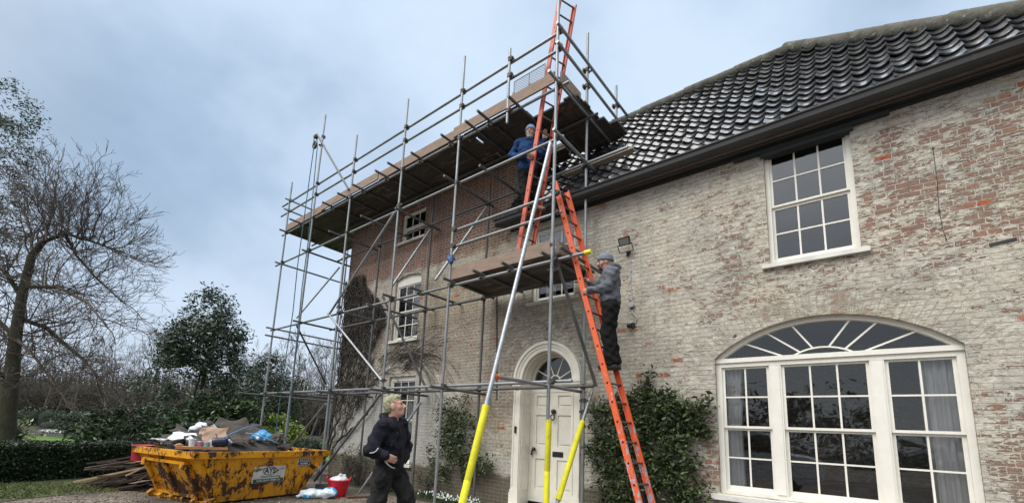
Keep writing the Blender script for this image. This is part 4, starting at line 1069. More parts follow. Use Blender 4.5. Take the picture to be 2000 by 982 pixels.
def add_hand(S, Wp, d, n, side, curl=.9, k=1.0, spread=.0):
    d = Vector(d).normalized(); n = Vector(n); n = (n-d*n.dot(d)).normalized(); s = d.cross(n).normalized()*side
    Mx = np.array([list(d), list(s), list(n)]).T
    S.ell(Wp+d*.048*k, (.056*k, .043*k, .020*k), Mx, .015)
    for i, (ln, off) in enumerate(((.92, -1.5), (1.0, -.5), (.95, .5), (.75, 1.5))):
        b = Wp+d*(.088-.004*abs(off))*k+s*(-off*.0205)*k; a = 0.0; p = b
        S.cap(Wp+d*.04*k+s*(-off*.014)*k, b, .012*k, .0105*k, .01)
        for L, r in ((.042, .0100), (.029, .0092), (.023, .0082)):
            a += curl*(.75 if L > .04 else 1.0)
            dd = (d*math.cos(a)+n*math.sin(a)+s*(-off*spread)).normalized(); q = p+dd*L*ln*k
            S.cap(p, q, r*k, (r-.0008)*k, .005); p = q
    tb = Wp+d*.022*k+s*.034*k; t1 = tb+(s*.55+d*.65+n*.45).normalized()*.042*k; t2 = t1+(d*.75+n*.6+s*.05).normalized()*.034*k
    S.cap(Wp+d*.02*k+s*.015*k, tb, .016*k, .014*k, .01).cap(tb, t1, .0135*k, .0115*k, .008).cap(t1, t2, .0115*k, .009*k, .006)
def V(*a): return Vector(a)
def lerp(a, b, t): return a+(b-a)*t

def person(J, label, mats, hat=None, hair=False, beard=False, hood=False, curl=(.9, .9), leg=1.0, palms=None, fingers=(None, None), k=1.0, sleeve=(.072, .060, .050), fold=.006, boots='boot'):
    th = thing('person', tuple(J['base']), label, 'person')
    H = J['H']; N, P = J['N'], J['P']
    up = (N-P).normalized(); fb = Vector(J['f']); fb = (fb-up*fb.dot(up)).normalized(); lf = up.cross(fb)
    Mb = np.array([list(fb), list(lf), list(up)]).T
    # body: head, neck, torso and arm cores, hands
    S = SDF(.0065)
    add_head(S, H, lerp(N, P, .08))
    S.cap(lerp(N, P, .05), lerp(N, P, .5), .07, .10).cap(J['SL'], J['SR'], .045)
    for s, ee, w in (('SL', 'EL', 'WL'), ('SR', 'ER', 'WR')): S.chain([J[s], J[ee], J[w]], [.042, .036, .027])
    for i, (w, e_) in enumerate((('WL', 'EL'), ('WR', 'ER'))):
        d = fingers[i] if fingers[i] is not None else (J[w]-J[e_]); add_hand(S, J[w], d, palms[i], 1 if i == 0 else -1, curl[i], k)
    for a, b, c in (('HL', 'KL', 'AL'), ('HR', 'KR', 'AR')): S.chain([J[a], J[b], J[c]], [.06, .045, .04])
    S.cap(lerp(N, P, .5), P, .10, .09)
    body = S.build('body', M[mats['skin']], th)
    for sg in (-1, 1):
        q = MB(); c = H(.0845, sg*.031, .005); q.lathe(c, [(.0005, -.0095*k), (.007*k, -.0065*k), (.0095*k, 0), (.007*k, .0065*k), (.0005, .0095*k)], 10); q.build('eye', M['eye'], th, smooth=True)
    # jacket
    S = SDF(.0105, (fold, 34))
    S.ell(lerp(N, P, .30), (.140*k, .185*k, .20*k), Mb, .06).ell(lerp(N, P, .62)+fb*.015, (.142*k, .172*k, .20*k), Mb, .06).ell(lerp(N, P, .90), (.146*k, .180*k, .13*k), Mb, .05)
    S.cap(lerp(J['SL'], N, .12), lerp(J['SR'], N, .12), .078*k, None, .05).cap(N+up*.03, lerp(N, P, .2), .072*k, .10*k, .05)
    for s, e_, w in (('SL', 'EL', 'WL'), ('SR', 'ER', 'WR')):
        S.chain([J[s], J[e_], lerp(J[e_], J[w], .90)], [sleeve[0]*k, sleeve[1]*k, sleeve[2]*k], .04)
        S.cap(lerp(J[e_], J[w], .86), lerp(J[e_], J[w], .97), sleeve[2]*.98*k, sleeve[2]*.86*k, .015)
    if hood:
        S.ell(N-fb*.075+up*.035, (.085*k, .115*k, .075*k), Mb, .03).cap(N-lf*.085+fb*.02+up*.015, N+fb*.085-up*.03, .03*k, None, .03).cap(N+lf*.085+fb*.02+up*.015, N+fb*.085-up*.03, .03*k, None, .03)
    S.cap(N-up*.02, H.C+H.u*-.15, .01, .01, .01) if False else None
    S.ell(H(.0, 0, -.02), H.r(.10, .085, .14), H.M, .02, -1)
    S.build('jacket', M[mats['jacket']], th)
    # trousers
    S = SDF(.011, (fold*1.1, 30))
    S.ell(P-up*.02, (.135*k, .165*k, .13*k), Mb, .05)
    for a, b, c in (('HL', 'KL', 'AL'), ('HR', 'KR', 'AR')):
        S.chain([J[a], J[b], J[c]+(J[b]-J[c]).normalized()*.03], [.100*k*leg, .080*k*leg, .068*k*leg], .05)
    S.build('trousers', M[mats['trousers']], th)
    for a, t_ in (('AL', 'TL'), ('AR', 'TR')):
        S = SDF(.009); A, T = J[a], J[t_]; d = (T-A).normalized(); dn = V(0, 0, -1); dn = (dn-d*dn.dot(d)).normalized()
        S.cap(A, A+dn*.03, .052*k, .050*k).cap(A+dn*.045-d*.03, T, .043*k, .040*k, .03).cap(A+dn*.075-d*.05, T+dn*.03, .022*k, .022*k, .01)
        S.build('boot', M[boots], th)
    if hat:
        S = SDF(.007, (.0012, 260)); S.ell(H(-.012, 0, .060), H.r(.112, .094, .094), H.M, .01).ell(H(.04, 0, -.085), H.r(.20, .20, .118), H.M, .02, -1)
        o = S.build('knit_hat', M[hat], th)
        q = MB(); n = 28; q.path([H(-.012+.107*math.cos(2*PI*i/n), .089*math.sin(2*PI*i/n), .040+.012*math.cos(2*PI*i/n)-.002) for i in range(n+1)], .016*k, 8); q.build('hat_cuff', M[hat], o, smooth=True)
    if hair:
        S = SDF(.006, (.0016, 120)); S.ell(H(-.018, 0, .044), H.r(.099, .0785, .083), H.M, .02).ell(H(-.050, 0, -.005), H.r(.062, .073, .080), H.M, .02).ell(H(.040, 0, .092), H.r(.050, .054, .032), H.M, .03)
        S.ell(H(.105, 0, -.020), H.r(.075, .12, .096), H.M, .02, -1); S.ell(H(.0, 0, -.135), H.r(.2, .2, .075), H.M, .015, -1)
        for sg in (-1, 1): S.ell(H(.005, sg*.09, -.02), H.r(.030, .03, .042), H.M, .01, -1); S.ell(H(.07, sg*.09, -.06), H.r(.05, .05, .07), H.M, .01, -1)
        S.build('hair', M['hair'], th)
    if beard:
        S = SDF(.006, (.0015, 200)); S.cap(H(.097, -.026, -.046), H(.097, .026, -.046), .008*k, None, .01).ell(H(.055, 0, -.098), H.r(.040, .042, .030), H.M, .02)
        for sg in (-1, 1): S.cap(H(.03, sg*.062, -.03), H(.062, sg*.038, -.085), .011*k, None, .02); S.cap(H(.095, sg*.026, -.048), H(.078, sg*.030, -.085), .008*k, None, .015)
        S.build('beard', M['beard'], th)
    return th, Mb, fb, lf, up

# ---- man in the grey hoodie on the lower ladder (faces the house's left, seen from his left)
yn, yf = 6.36, 6.60
J = dict(H=Frame(at(1181.5, 513, 6.47), (-.83, -.52, -.02), (.06, 0, 1), 1.08), N=at(1192, 529, 6.48), P=at(1193, 592, 6.48), f=(-1, -.12, 0),
    SL=at(1199, 531, 6.31), SR=at(1186, 529, 6.63), EL=at(1187, 561, 6.28), ER=at(1178, 560, 6.66), WL=at(1149, 567.5, 6.27), WR=at(1151, 552, 6.61),
    HL=at(1193, 600, 6.39), HR=at(1192, 600, 6.57), KL=at(1187, 652, 6.39), KR=at(1190, 650, 6.57), AL=at(1194, 710, 6.40), AR=at(1203, 712, 6.57),
    TL=at(1172, 715.5, 6.40), TR=at(1186, 717, 6.57))
J['base'] = (J['AL']+J['AR'])/2-V(0, 0, .1)
B, *_ = person(J, 'man in a grey knit hat, grey hoodie and black trousers climbing the lower orange ladder', dict(skin='skin2', jacket='hoodie', trousers='black_trouser'), hat='knit_grey', beard=True, hood=True, curl=(1.15, 1.15), palms=(V(0, 1, .1), V(0, -1, 0)), fingers=(V(-1, .15, .05), V(-.75, 0, .65)), k=1.08, leg=1.22, sleeve=(.084, .069, .054), fold=.008)
q = MB()
for p, y_ in (((1174, 541), 6.20), ((1184, 542.5), 6.195)): c = at(*p, y_); q.lathe(c, [(.001, -.012), (.014, -.004), (.001, .004)], 8, 'y')
# ---- man in the blue fleece on the upper ladder
J = dict(H=Frame(at(1036, 259.5, 6.46), (.42, -.88, -.10), (.05, 0, 1), 1.06), N=at(1031, 277, 6.50), P=at(1030, 335, 6.52), f=(.62, -.78, 0),
    SR=at(1013, 279.5, 6.44), SL=at(1048, 280, 6.58), ER=at(998.5, 305, 6.38), EL=at(1060, 300, 6.62), WR=at(1029, 306, 6.27), WL=at(1063, 272, 6.60),
    HR=at(1021, 341, 6.46), HL=at(1038, 341, 6.56), KR=at(1026, 376, 6.42), KL=at(1044, 368, 6.50), AR=at(1029, 412, 6.47), AL=at(1042, 399, 6.54),
    TR=at(1041, 417, 6.44), TL=at(1062, 408, 6.50))
J['base'] = (J['AL']+J['AR'])/2-V(0, 0, .1)
Cp, Mb, fb, lf, up = person(J, 'man in a pale blue hat and dark blue fleece high on the upper ladder', dict(skin='skin', jacket='fleece', trousers='black_trouser'), hat='knit_blue', curl=(.35, 1.1), palms=(V(.6, -.5, .2), V(.3, .9, 0)), fingers=(V(.1, -.1, 1), V(1, -.1, .1)), k=1.06, fold=.007, boots='brownboot')
H = J['H']; S = SDF(.007); S.ell(H(.050, 0, -.108), H.r(.052, .058, .030), H.M, .02)
for sg in (-1, 1): S.cap(H(.03, sg*.055, -.09), H(-.01, sg*.082, -.02), .004, None, .01)
S.build('face_mask', M['mask'], Cp)
# ---- man standing in front
def ad(px, py, D):
    d = ray(px, py); k = D/math.hypot(d.x, d.y); return V(d.x*k, d.y*k, d.z*k+CAM_H)
vd = ray(765, 830); vd = V(vd.x, vd.y, 0).normalized(); rd = V(-vd.y, vd.x, 0)*-1
J = dict(H=Frame(ad(770, 793, 5.20), rd*.97-vd*.10+V(0, 0, .28), V(0, 0, 1)-rd*.20, 1.04), N=ad(767, 824, 5.22), P=ad(760, 909, 5.22), f=rd*.86-vd*.55,
    SR=ad(747, 833, 5.06), SL=ad(783, 829, 5.36), ER=ad(723, 877, 5.00), EL=ad(794, 872, 5.46), WR=ad(753, 891, 4.975), WL=ad(788, 900, 5.32),
    HR=ad(748, 921, 5.14), HL=ad(772, 920, 5.30), KR=ad(738, 976, 5.08), KL=ad(794, 972, 5.26))
J['AR'] = V(*(J['KR'].xy), .11)-rd*.02; J['AL'] = V(*(J['KL'].xy), .11)+rd*.03
J['TR'] = J['AR']+(rd*.9-vd*.35)*.17+V(0, 0, -.06); J['TL'] = J['AL']+rd*.18+V(0, 0, -.06)
J['base'] = V((J['AR'].x+J['AL'].x)/2, (J['AR'].y+J['AL'].y)/2, 0)
A, Mb, fb, lf, up = person(J, 'fair haired man in a black work jacket standing with one hand in his pocket', dict(skin='skin', jacket='navy', trousers='trouser'), hair=True, hood=True, curl=(.5, .35), palms=(V(*(-rd)), V(*vd)), fingers=(None, rd*.85+vd*.42+V(0, 0, -.30)), k=1.0, leg=1.14, sleeve=(.080, .067, .056), fold=.0085)
def onbody(pts, D0, r, name, mat):
    q = MB(); q.path([ad(x, y, D) for x, y, D in pts], r, 6); q.build(name, mat, A, smooth=True)
onbody([(722, 884, 4.925), (729, 883.5, 4.915), (735, 880, 4.91), (739, 874, 4.915)], 0, .006, 'sleeve_piping', M['piping'])
onbody([(751.5, 900, 4.98), (757, 906, 4.97), (764, 911.5, 4.98), (771, 914, 5.0)], 0, .006, 'pocket_piping', M['piping'])
q = MB(); q.path([ad(779, 826, 5.05), ad(784, 846, 5.03), ad(786, 870, 5.03), ad(786, 893, 5.04), ad(783, 911, 5.05)], .006, 5); q.build('zip', M['trouser'], A)
S = SDF(.009, (.003, 60)); S.ell(ad(744, 933, 5.02), (.07, .07, .115), None, .02); S.build('tool_pocket', M['trouser'], A)
S = SDF(.008); S.cap(ad(786, 914, 5.12), ad(797, 931, 5.12), .018, .014); S.build('loose_belt', M['navy'], A)
# ------------------------------------------------------------------ ground
def groundmat():
    m, t, b, o = newmat('gravel_drive')
    p = nd(t, 'ShaderNodeNewGeometry').outputs['Position']
    vo = nd(t, 'ShaderNodeTexVoronoi', {'Vector': p, 'Scale': 38.0}); g = nd(t, 'ShaderNodeSeparateColor', {0: vo.outputs['Color']}).outputs[0]
    n = noise(t, p, .9, 5); n2 = noise(t, p, 9, 5)
    c = ramp(t, g, [(0, (.055, .042, .032)), (.45, (.12, .092, .07)), (.8, (.19, .15, .115)), (1, (.34, .30, .25))])
    c = mixc(t, maprange(t, n, .42, .62), c, (.060, .048, .037)); c = mixc(t, maprange(t, n2, .55, .7, 0, .6), c, (.05, .04, .03))
    setin(t, b, Base_Color=c, Roughness=.85); bump(t, b, mth(t, 'SUBTRACT', 1.0, vo.outputs['Distance']), .7, .02)
    return m
def lawnmat(nm, c1, c2):
    m, t, b, o = newmat(nm); p = nd(t, 'ShaderNodeNewGeometry').outputs['Position']
    c = mixc(t, maprange(t, noise(t, p, .6, 5), .35, .65), c1, c2); c = mixc(t, maprange(t, noise(t, p, 14, 4), .4, .7, 0, .5), c, tuple(x*.5 for x in c1))
    setin(t, b, Base_Color=c, Roughness=.9); bump(t, b, noise(t, p, 60, 3), .8, .03); return m
M['ground'] = groundmat()
M['lawn'] = lawnmat('lawn_grass', (.115, .20, .022), (.085, .165, .02))
M['rough'] = lawnmat('rough_grass', (.060, .072, .018), (.034, .040, .014))
M['mud'] = lawnmat('leaf_litter', (.04, .032, .022), (.028, .026, .015))
q = MB(); q.add([(-400, -400, 0), (400, -400, 0), (400, 400, 0), (-400, 400, 0)], [(0, 1, 2, 3)]); tag(q.build('ground', M['ground'], fix=False), kind='structure')
def gpt(px, py): a = atz(px, py, 0); return (a.x, a.y)
def sheet(nm, pts, z, mat):
    q = MB(); q.add([(x, y, z) for x, y in pts], [tuple(range(len(pts)))]); return tag(q.build(nm, mat, fix=True), kind='structure')
sheet('field', [(-15.6, -60), (-15.6, 7.9), (-14, 30), (-14, 200), (-300, 200), (-300, -60)], .004, M['mud'])
sheet('lawn', [(-17.5, -4), (-17.5, 40), (-36, 40), (-36, -4)], .008, M['lawn'])
gv = []
for px, py in ((-260, 1010), (-60, 990), (60, 972), (130, 966), (230, 950), (300, 925)): gv.append(gpt(px, py))
sheet('grass_verge', gv+[(-15.4, 6.0), (-15.4, -4), (-11, -6)], .010, M['rough'])
sheet('flower_bed_soil', [(-12.9, 6.55), (-5.8, 6.75), (-5.8, 7.5), (-12.9, 7.5)], .006, M['mud'])
# pebbles lying about the drive by the skip
M['pebble'] = simple('drive_pebble', (.27, .235, .195), (.13, .11, .09), .8, scale=3, island=.4)
q = MB()
for i in range(900):
    px = random.uniform(0, 900); py = random.uniform(950, 990)
    a = atz(px, py, 0)
    if a.y > 6.4: continue
    r = random.uniform(.008, .022); c = Vector((a.x, a.y, r*.45))
    q.lathe(c, [(.001, -r*.5), (r, -r*.1), (r*.8, r*.4), (.001, r*.6)], 6)
tag(q.build('loose_stones', M['pebble'], fix=False, smooth=True), 'pale loose stones scattered over the brown gravel drive', 'gravel', kind='stuff')

# ------------------------------------------------------------------ skip
def skipmat():
    m, t, b, o = newmat('chipped_yellow_paint'); p = nd(t, 'ShaderNodeTexCoord').outputs['Object']
    v = nd(t, 'ShaderNodeMapping', {'Vector': p, 'Scale': (1, 1, .75)}).outputs[0]
    y = mixc(t, maprange(t, noise(t, v, 2.2, 4), .35, .65), (.76, .345, .008), (.62, .26, .006)); y = mixc(t, maprange(t, noise(t, v, 26, 4), .5, .75, 0, .5), y, (.45, .20, .015))
    rust = mixc(t, noise(t, v, 18, 5), (.035, .017, .010), (.085, .034, .016))
    f = mth(t, 'ADD', mth(t, 'MULTIPLY', noise(t, v, 8.5, 10, .72, .9), .62), mth(t, 'ADD', mth(t, 'MULTIPLY', noise(t, v, 2.3, 4), .40), mth(t, 'MULTIPLY', noise(t, nd(t, 'ShaderNodeMapping', {'Vector': p, 'Scale': (12, 12, 2.5)}).outputs[0], 1.0, 5, .6), .18)))
    z = nd(t, 'ShaderNodeSeparateXYZ', {0: p}).outputs[2]
    f = mth(t, 'ADD', f, maprange(t, mth(t, 'ABSOLUTE', mth(t, 'SUBTRACT', z, .36)), .0, .45, .02, -.03))
    f = mth(t, 'ADD', f, maprange(t, z, .80, .9, 0, .045))
    k = maprange(t, f, .622, .630)
    y = mixc(t, maprange(t, f, .57, .622, 0, .6), y, (.36, .15, .02))
    low_brown = maprange(t, z, .35, .0, 0, .5)  # patchy darker brown towards the bottom
    y = mixc(t, mth(t, 'MULTIPLY', low_brown, maprange(t, noise(t, v, 6, 5), .35, .6)), y, (.16, .085, .03))
    setin(t, b, Base_Color=mixc(t, k, y, rust), Roughness=mth(t, 'ADD', .38, mth(t, 'MULTIPLY', k, .4)))
    bump(t, b, mth(t, 'SUBTRACT', mth(t, 'MULTIPLY', noise(t, v, 5, 3), .6), mth(t, 'MULTIPLY', k, .25)), .5, .02)
    return m
M['skip'] = skipmat()
N0 = V(-8.73, 2.68, 0); AX = V(-.235, .972, 0).normalized(); AW = V(-AX.y, AX.x, 0)
SKL, SKW, SKH = 2.95, 1.90, .885
skip = thing('skip', tuple(N0+AX*1.5+AW*.95), 'battered yellow builders skip heaped with torn roofing felt beside the scaffolding', 'skip')
def sk(a, w, z): return N0+AX*a+AW*w+V(0, 0, z)
def tw(z): return z/SKH
def outl(z, ins=0.0):   # footprint at height z
    e = 1-z/SKH; a0 = .47*e+ins; a1 = SKL-.62*e-ins; w0 = .10*e+ins; w1 = SKW-.10*e-ins
    return [(a0, w0), (a1, w0), (a1, w1), (a0, w1)]
q = MB(); o0, o1, i1, i0 = outl(0.04), outl(SKH), outl(SKH, .02), outl(.06, .02)
vs = [sk(a, w, .04) for a, w in o0]+[sk(a, w, SKH) for a, w in o1]+[sk(a, w, SKH) for a, w in i1]+[sk(a, w, .07) for a, w in i0]
fs = [(0, 3, 2, 1), (12, 13, 14, 15)]
for i in range(4):
    j = (i+1) % 4; fs += [(i, j, j+4, i+4), (i+4, j+4, j+8, i+8), (i+8, j+8, j+12, i+12)]
q.add(vs, fs); q.build('body', M['skip'], skip)
q = MB()   # rolled rim
for (a, w), (a2, w2), up_ in ((o1[0], o1[1], 0), (o1[1], o1[2], 0), (o1[2], o1[3], 0), (o1[3], o1[0], 0)):
    p0, p1 = sk(a, w, SKH-.02), sk(a2, w2, SKH-.02); d = (p1-p0).normalized(); q.bar(p0-d*.045, p1+d*.045, .09, .11)
q.build('rim', M['skip'], skip)
def eface(s, w, dz=0.0, off=.02):     # point on the sloping near end, s 0..1 bottom to top
    z = .04+(SKH-.04)*s; e = 1-z/SKH; return sk(.47*e-off, w, z+dz)
q = MB()   # drop door on the near end
for w0, w1, s0, s1 in ((.30, SKW-.30, .10, .80),):
    P = [eface(s, w, off=.035) for s, w in ((s0, w0), (s0, w1), (s1, w1), (s1, w0))]; Q = [eface(s, w, off=-.005) for s, w in ((s0, w0), (s0, w1), (s1, w1), (s1, w0))]
    q.add(P+Q, [(0, 1, 2, 3), (0, 4, 5, 1), (1, 5, 6, 2), (2, 6, 7, 3), (3, 7, 4, 0)])
dr = q.build('end_door', M['skip'], skip)
q = MB()
for a, b in (((.10, .3), (.10, SKW-.3)), ((.80, .3), (.80, SKW-.3)), ((.10, .32), (.80, .32)), ((.10, SKW-.32), (.80, SKW-.32)), ((.14, SKW*.5), (.76, SKW*.5))):
    q.bar(eface(*a, off=.055), eface(*b, off=.055), .07, .05, (0, 0, 1) if a[0] == b[0] else tuple(AW))
for w in (.34, SKW-.34): q.bar(eface(.74, w-.06, off=.09), eface(.74, w+.06, off=.09), .08, .11)
q.build('door_frame', M['skip'], dr)
for w in (.05, .40, .75, 1.1, 1.45, 1.82):
    q = MB(); p = eface(.0, w, off=-.02)
    q.prism([(0, 0), (.17, -.02), (.19, .035), (.12, .10), (0, .12)], 'y', -.05, .05)
    q.v = [tuple(p-AX*x+AW*y_+V(0, 0, z-.02)) for x, y_, z in q.v]; q.build('tipping_hook', M['skip'], skip)
q = MB(); q.bar(eface(.0, .0, off=.06)+V(0, 0, 0), eface(.0, SKW, off=.06), .06, .05); q.build('hook_bar', M['skip'], skip)
def sface(a, s, off=.012): z = .04+(SKH-.04)*s; return sk(a, .10*(1-z/SKH)-off, z)
for a in (.62, 2.62):
    q = MB(); q.bar(sface(a, .82), sface(a, .60), .08, .03, tuple(AW)); q.path([sface(a-.05, .70, .05), sface(a, .64, .10), sface(a+.05, .70, .05)], .022, 8); q.path([sface(a, .69, .0), sface(a, .69, .10)], .035, 10); q.build('lifting_lug', M['skip'], skip)
for a0_, a1_ in ((.40, .95),):
    q = MB(); q.bar(sface(.50, .10), sface(.16, .93), .05, .05, tuple(AW)); q.build('corner_rib', M['skip'], skip)
# lettered plates
M['plate'] = simple('worn_white_plate', (.66, .68, .67), (.52, .53, .50), .5, scale=8, spot=(.60, 6, (.22, .19, .08)))
M['ink'] = simple('black_lettering', (.02, .03, .025), (.04, .05, .04), .6)
M['ink2'] = simple('dark_green_panel', (.03, .055, .035), (.05, .07, .04), .6, spot=(.62, 14, (.18, .15, .06)))
def text_mesh(s, size, bold=0.0):
    cu = bpy.data.curves.new('lettering', 'FONT'); cu.body = s; cu.size = size; cu.align_x = 'CENTER'; cu.align_y = 'CENTER'; cu.extrude = .001; cu.offset = bold
    o = bpy.data.objects.new('lettering', cu); COL.objects.link(o); bpy.context.view_layer.update()
    me = bpy.data.meshes.new_from_object(o.evaluated_get(bpy.context.evaluated_depsgraph_get())); bpy.data.objects.remove(o)
    vs = [tuple(v.co) for v in me.vertices]; fs = [tuple(p.vertices) for p in me.polygons]; bpy.data.meshes.remove(me); return vs, fs
sl = (sface(1, 1, 0)-sface(1, 0, 0)).normalized(); sn = AX.cross(sl).normalized()
if sn.dot(AW) > 0: sn = -sn
def onplate(a, s): return sface(a, s, .016)
def textpart(parent, s, a, sv, size, mat, bold=0.0, off=.006, rot=0.0):
    vs, fs = text_mesh(s, size, bold); c = onplate(a, sv)+sn*off; ca, sa = math.cos(rot), math.sin(rot)
    q = MB(); q.add([tuple(c+AX*(x*ca-y*sa)+sl*(x*sa+y*ca)+sn*z) for x, y, z in vs], fs); q.build('lettering', mat, parent, fix=False)
def plate(a0, a1, s0, s1, mat, name='name_plate', off=0.0, parent=None):
    P = [onplate(a0, s0), onplate(a1, s0), onplate(a1, s1), onplate(a0, s1)]; q = MB(); q.add([p+sn*(off+.004) for p in P]+[p-sn*.012 for p in P], [(0, 1, 2, 3), (0, 4, 5, 1), (1, 5, 6, 2), (2, 6, 7, 3), (3, 7, 4, 0)]); return q.build(name, mat, parent or skip)
pl = plate(1.16, 1.86, .34, .70, M['plate'])
plate(1.17, 1.85, .345, .425, M['ink2'], 'number_band', .002, pl)
textpart(pl, 'AYS', 1.51, .60, .145, M['ink'], .004)
q = MB(); c = onplate(1.51, .60)+sn*.006; q.path([c+AX*.155*math.cos(2*PI*i/28)+sl*.075*math.sin(2*PI*i/28) for i in range(29)], .006, 5); q.build('oval', M['ink'], pl)
textpart(pl, '01263 22419 / 07884 345', 1.51, .385, .052, M['plate'], .001, .009)
textpart(pl, 'SKIP HIRE', 1.29, .63, .045, M['ink'], 0, .006, .25); textpart(pl, 'ALL SIZES', 1.745, .63, .045, M['ink'], 0, .006, .2); textpart(pl, 'Rubbish Removal', 1.51, .47, .055, M['ink'], 0)
p2 = plate(2.14, 2.46, .69, .86, M['plate']); plate(2.15, 2.45, .70, .775, M['ink2'], 'lower_band', .002, p2); plate(2.15, 2.45, .785, .85, M['ink2'], 'upper_band', .002, p2)
textpart(p2, 'LEVEL FILL ONLY', 2.30, .817, .033, M['plate'], .001, .009); textpart(p2, 'NO FIRES', 2.30, .735, .046, M['plate'], .002, .009)

# ------------------------------------------------------------------ what lies in the skip
M['felt'] = simple('torn_roofing_felt', (.040, .036, .034), (.072, .062, .055), .9, scale=5, bs=.5, bscale=30, island=.25, c3=None)
M['felt_b'] = simple('brown_felt', (.085, .070, .060), (.055, .046, .040), .92, scale=6, bs=.6, bscale=40, bd=.012)
M['card'] = simple('wet_cardboard', (.42, .285, .21), (.33, .22, .165), .9, scale=4, bs=.2)
M['sheetplastic'] = simple('white_plastic_sheet', (.66, .69, .74), (.52, .56, .63), .4, scale=8, bs=.6, bscale=12, bd=.02)
def bagmat():
    m, t, b, o = newmat('blue_white_sack'); p = nd(t, 'ShaderNodeTexCoord').outputs['Object']
    f = noise(t, p, 3.6, 3, .5, .8); c = ramp(t, f, [(.38, (.68, .74, .80)), (.475, (.60, .70, .78)), (.515, (.07, .36, .68)), (.64, (.04, .25, .55))])
    setin(t, b, Base_Color=c, Roughness=.42); bump(t, b, noise(t, p, 9, 4, .55, 1.2), .8, .04); return m
M['bag'] = bagmat()
M['redplastic'] = simple('red_plastic', (.62, .012, .028), (.52, .010, .022), .35, scale=4)
M['redplastic_dull'] = simple('scuffed_red_plastic', (.40, .012, .035), (.33, .015, .03), .5, scale=5, spot=(.68, 12, (.4, .16, .16)))
M['wood'] = simple('varnished_wood', (.47, .235, .10), (.40, .19, .08), .5, scale=6, stretch=(1, 1, 8))
M['bottle_dark'] = simple('navy_plastic', (.010, .014, .035), (.015, .02, .05), .25)
M['bluepipe'] = simple('blue_strap', (.12, .26, .44), (.09, .20, .36), .5)
# rubble body
q = MB(); R, K = 10, 26; vs = []
for j in range(R+1):
    for i in range(K):
        a = 2*PI*i/K; r = j/R; aa = SKL*.5+(SKL*.5-.12)*r*max(-1, min(1, 1.25*math.cos(a))); ww = SKW*.5+(SKW*.5-.10)*r*max(-1, min(1, 1.25*math.sin(a)))
        h = SKH-.16+.42*(1-r**1.6)*(1-.50*max(0, (aa-1.7)/1.3))-.13*max(0, (aa-2.2)) + random.uniform(-.03, .03); vs.append(sk(aa, ww, h))
q.add(vs, [(j*K+i, j*K+(i+1) % K, (j+1)*K+(i+1) % K, (j+1)*K+i) for j in range(R) for i in range(K)])
tag(q.build('rubble', M['felt'], smooth=False), 'dark broken rubble filling the yellow skip', 'rubble', kind='stuff')
def heap_h(a, w):
    r = max(abs(a/SKL*2-1), abs(w/SKW*2-1)); return SKH-.16+.42*(1-min(r, 1)**1.6)*(1-.50*max(0, (a-1.7)/1.3))
def crumple(name, label, cat, a, w, z, sx, sy, rot, tx, ty, mat, amp=.05, group=None, n=14, th=.012, irreg=.22):
    c = sk(a, w, z); Mx = Matrix.Translation(c) @ Matrix.Rotation(rot, 4, 'Z') @ Matrix.Rotation(tx, 4, 'X') @ Matrix.Rotation(ty, 4, 'Y')
    ph = [random.uniform(0, 6) for _ in range(8)]
    def P(u, v, up):
        x, y = (u-.5)*sx, (v-.5)*sy
        ex = 1-irreg*(.5+.5*math.sin(v*7+ph[0]))*abs(u-.5)*2; ey = 1-irreg*(.5+.5*math.sin(u*8+ph[1]))*abs(v-.5)*2
        h = amp*(math.sin(u*5+ph[2]+v*3)+.6*math.sin(v*8+ph[3]-u*4)+.35*math.sin(u*15+ph[4])*math.sin(v*13+ph[5]))
        return Mx @ V(x*ex, y*ey, h+up)
    q = MB(); vs = [P(i/n, j/n, s) for s in (0, th) for j in range(n+1) for i in range(n+1)]; o = (n+1)**2; fs = []
    for j in range(n):
        for i in range(n):
            k = j*(n+1)+i; fs += [(k, k+n+1, k+n+2, k+1), (o+k, o+k+1, o+k+n+2, o+k+n+1)]
    for i in range(n):
        for a_, b_ in ((i, i+1), (n*(n+1)+i+1, n*(n+1)+i)): fs.append((a_, b_, o+b_, o+a_))
        for a_, b_ in (((i+1)*(n+1), i*(n+1)), (i*(n+1)+n, (i+1)*(n+1)+n)): fs.append((a_, b_, o+b_, o+a_))
    q.add(vs, fs); ob = q.build(name, mat, smooth=math.radians(35)); return tag(ob, label, cat, group)
def skpix(px, py, depth): return atd(px, py, depth)
def place(px, py, dep):
    p = atd(px, py, dep)-N0; return p.dot(AX), p.dot(AW), p.z
FG = 'torn pieces of roofing felt heaped in the skip'
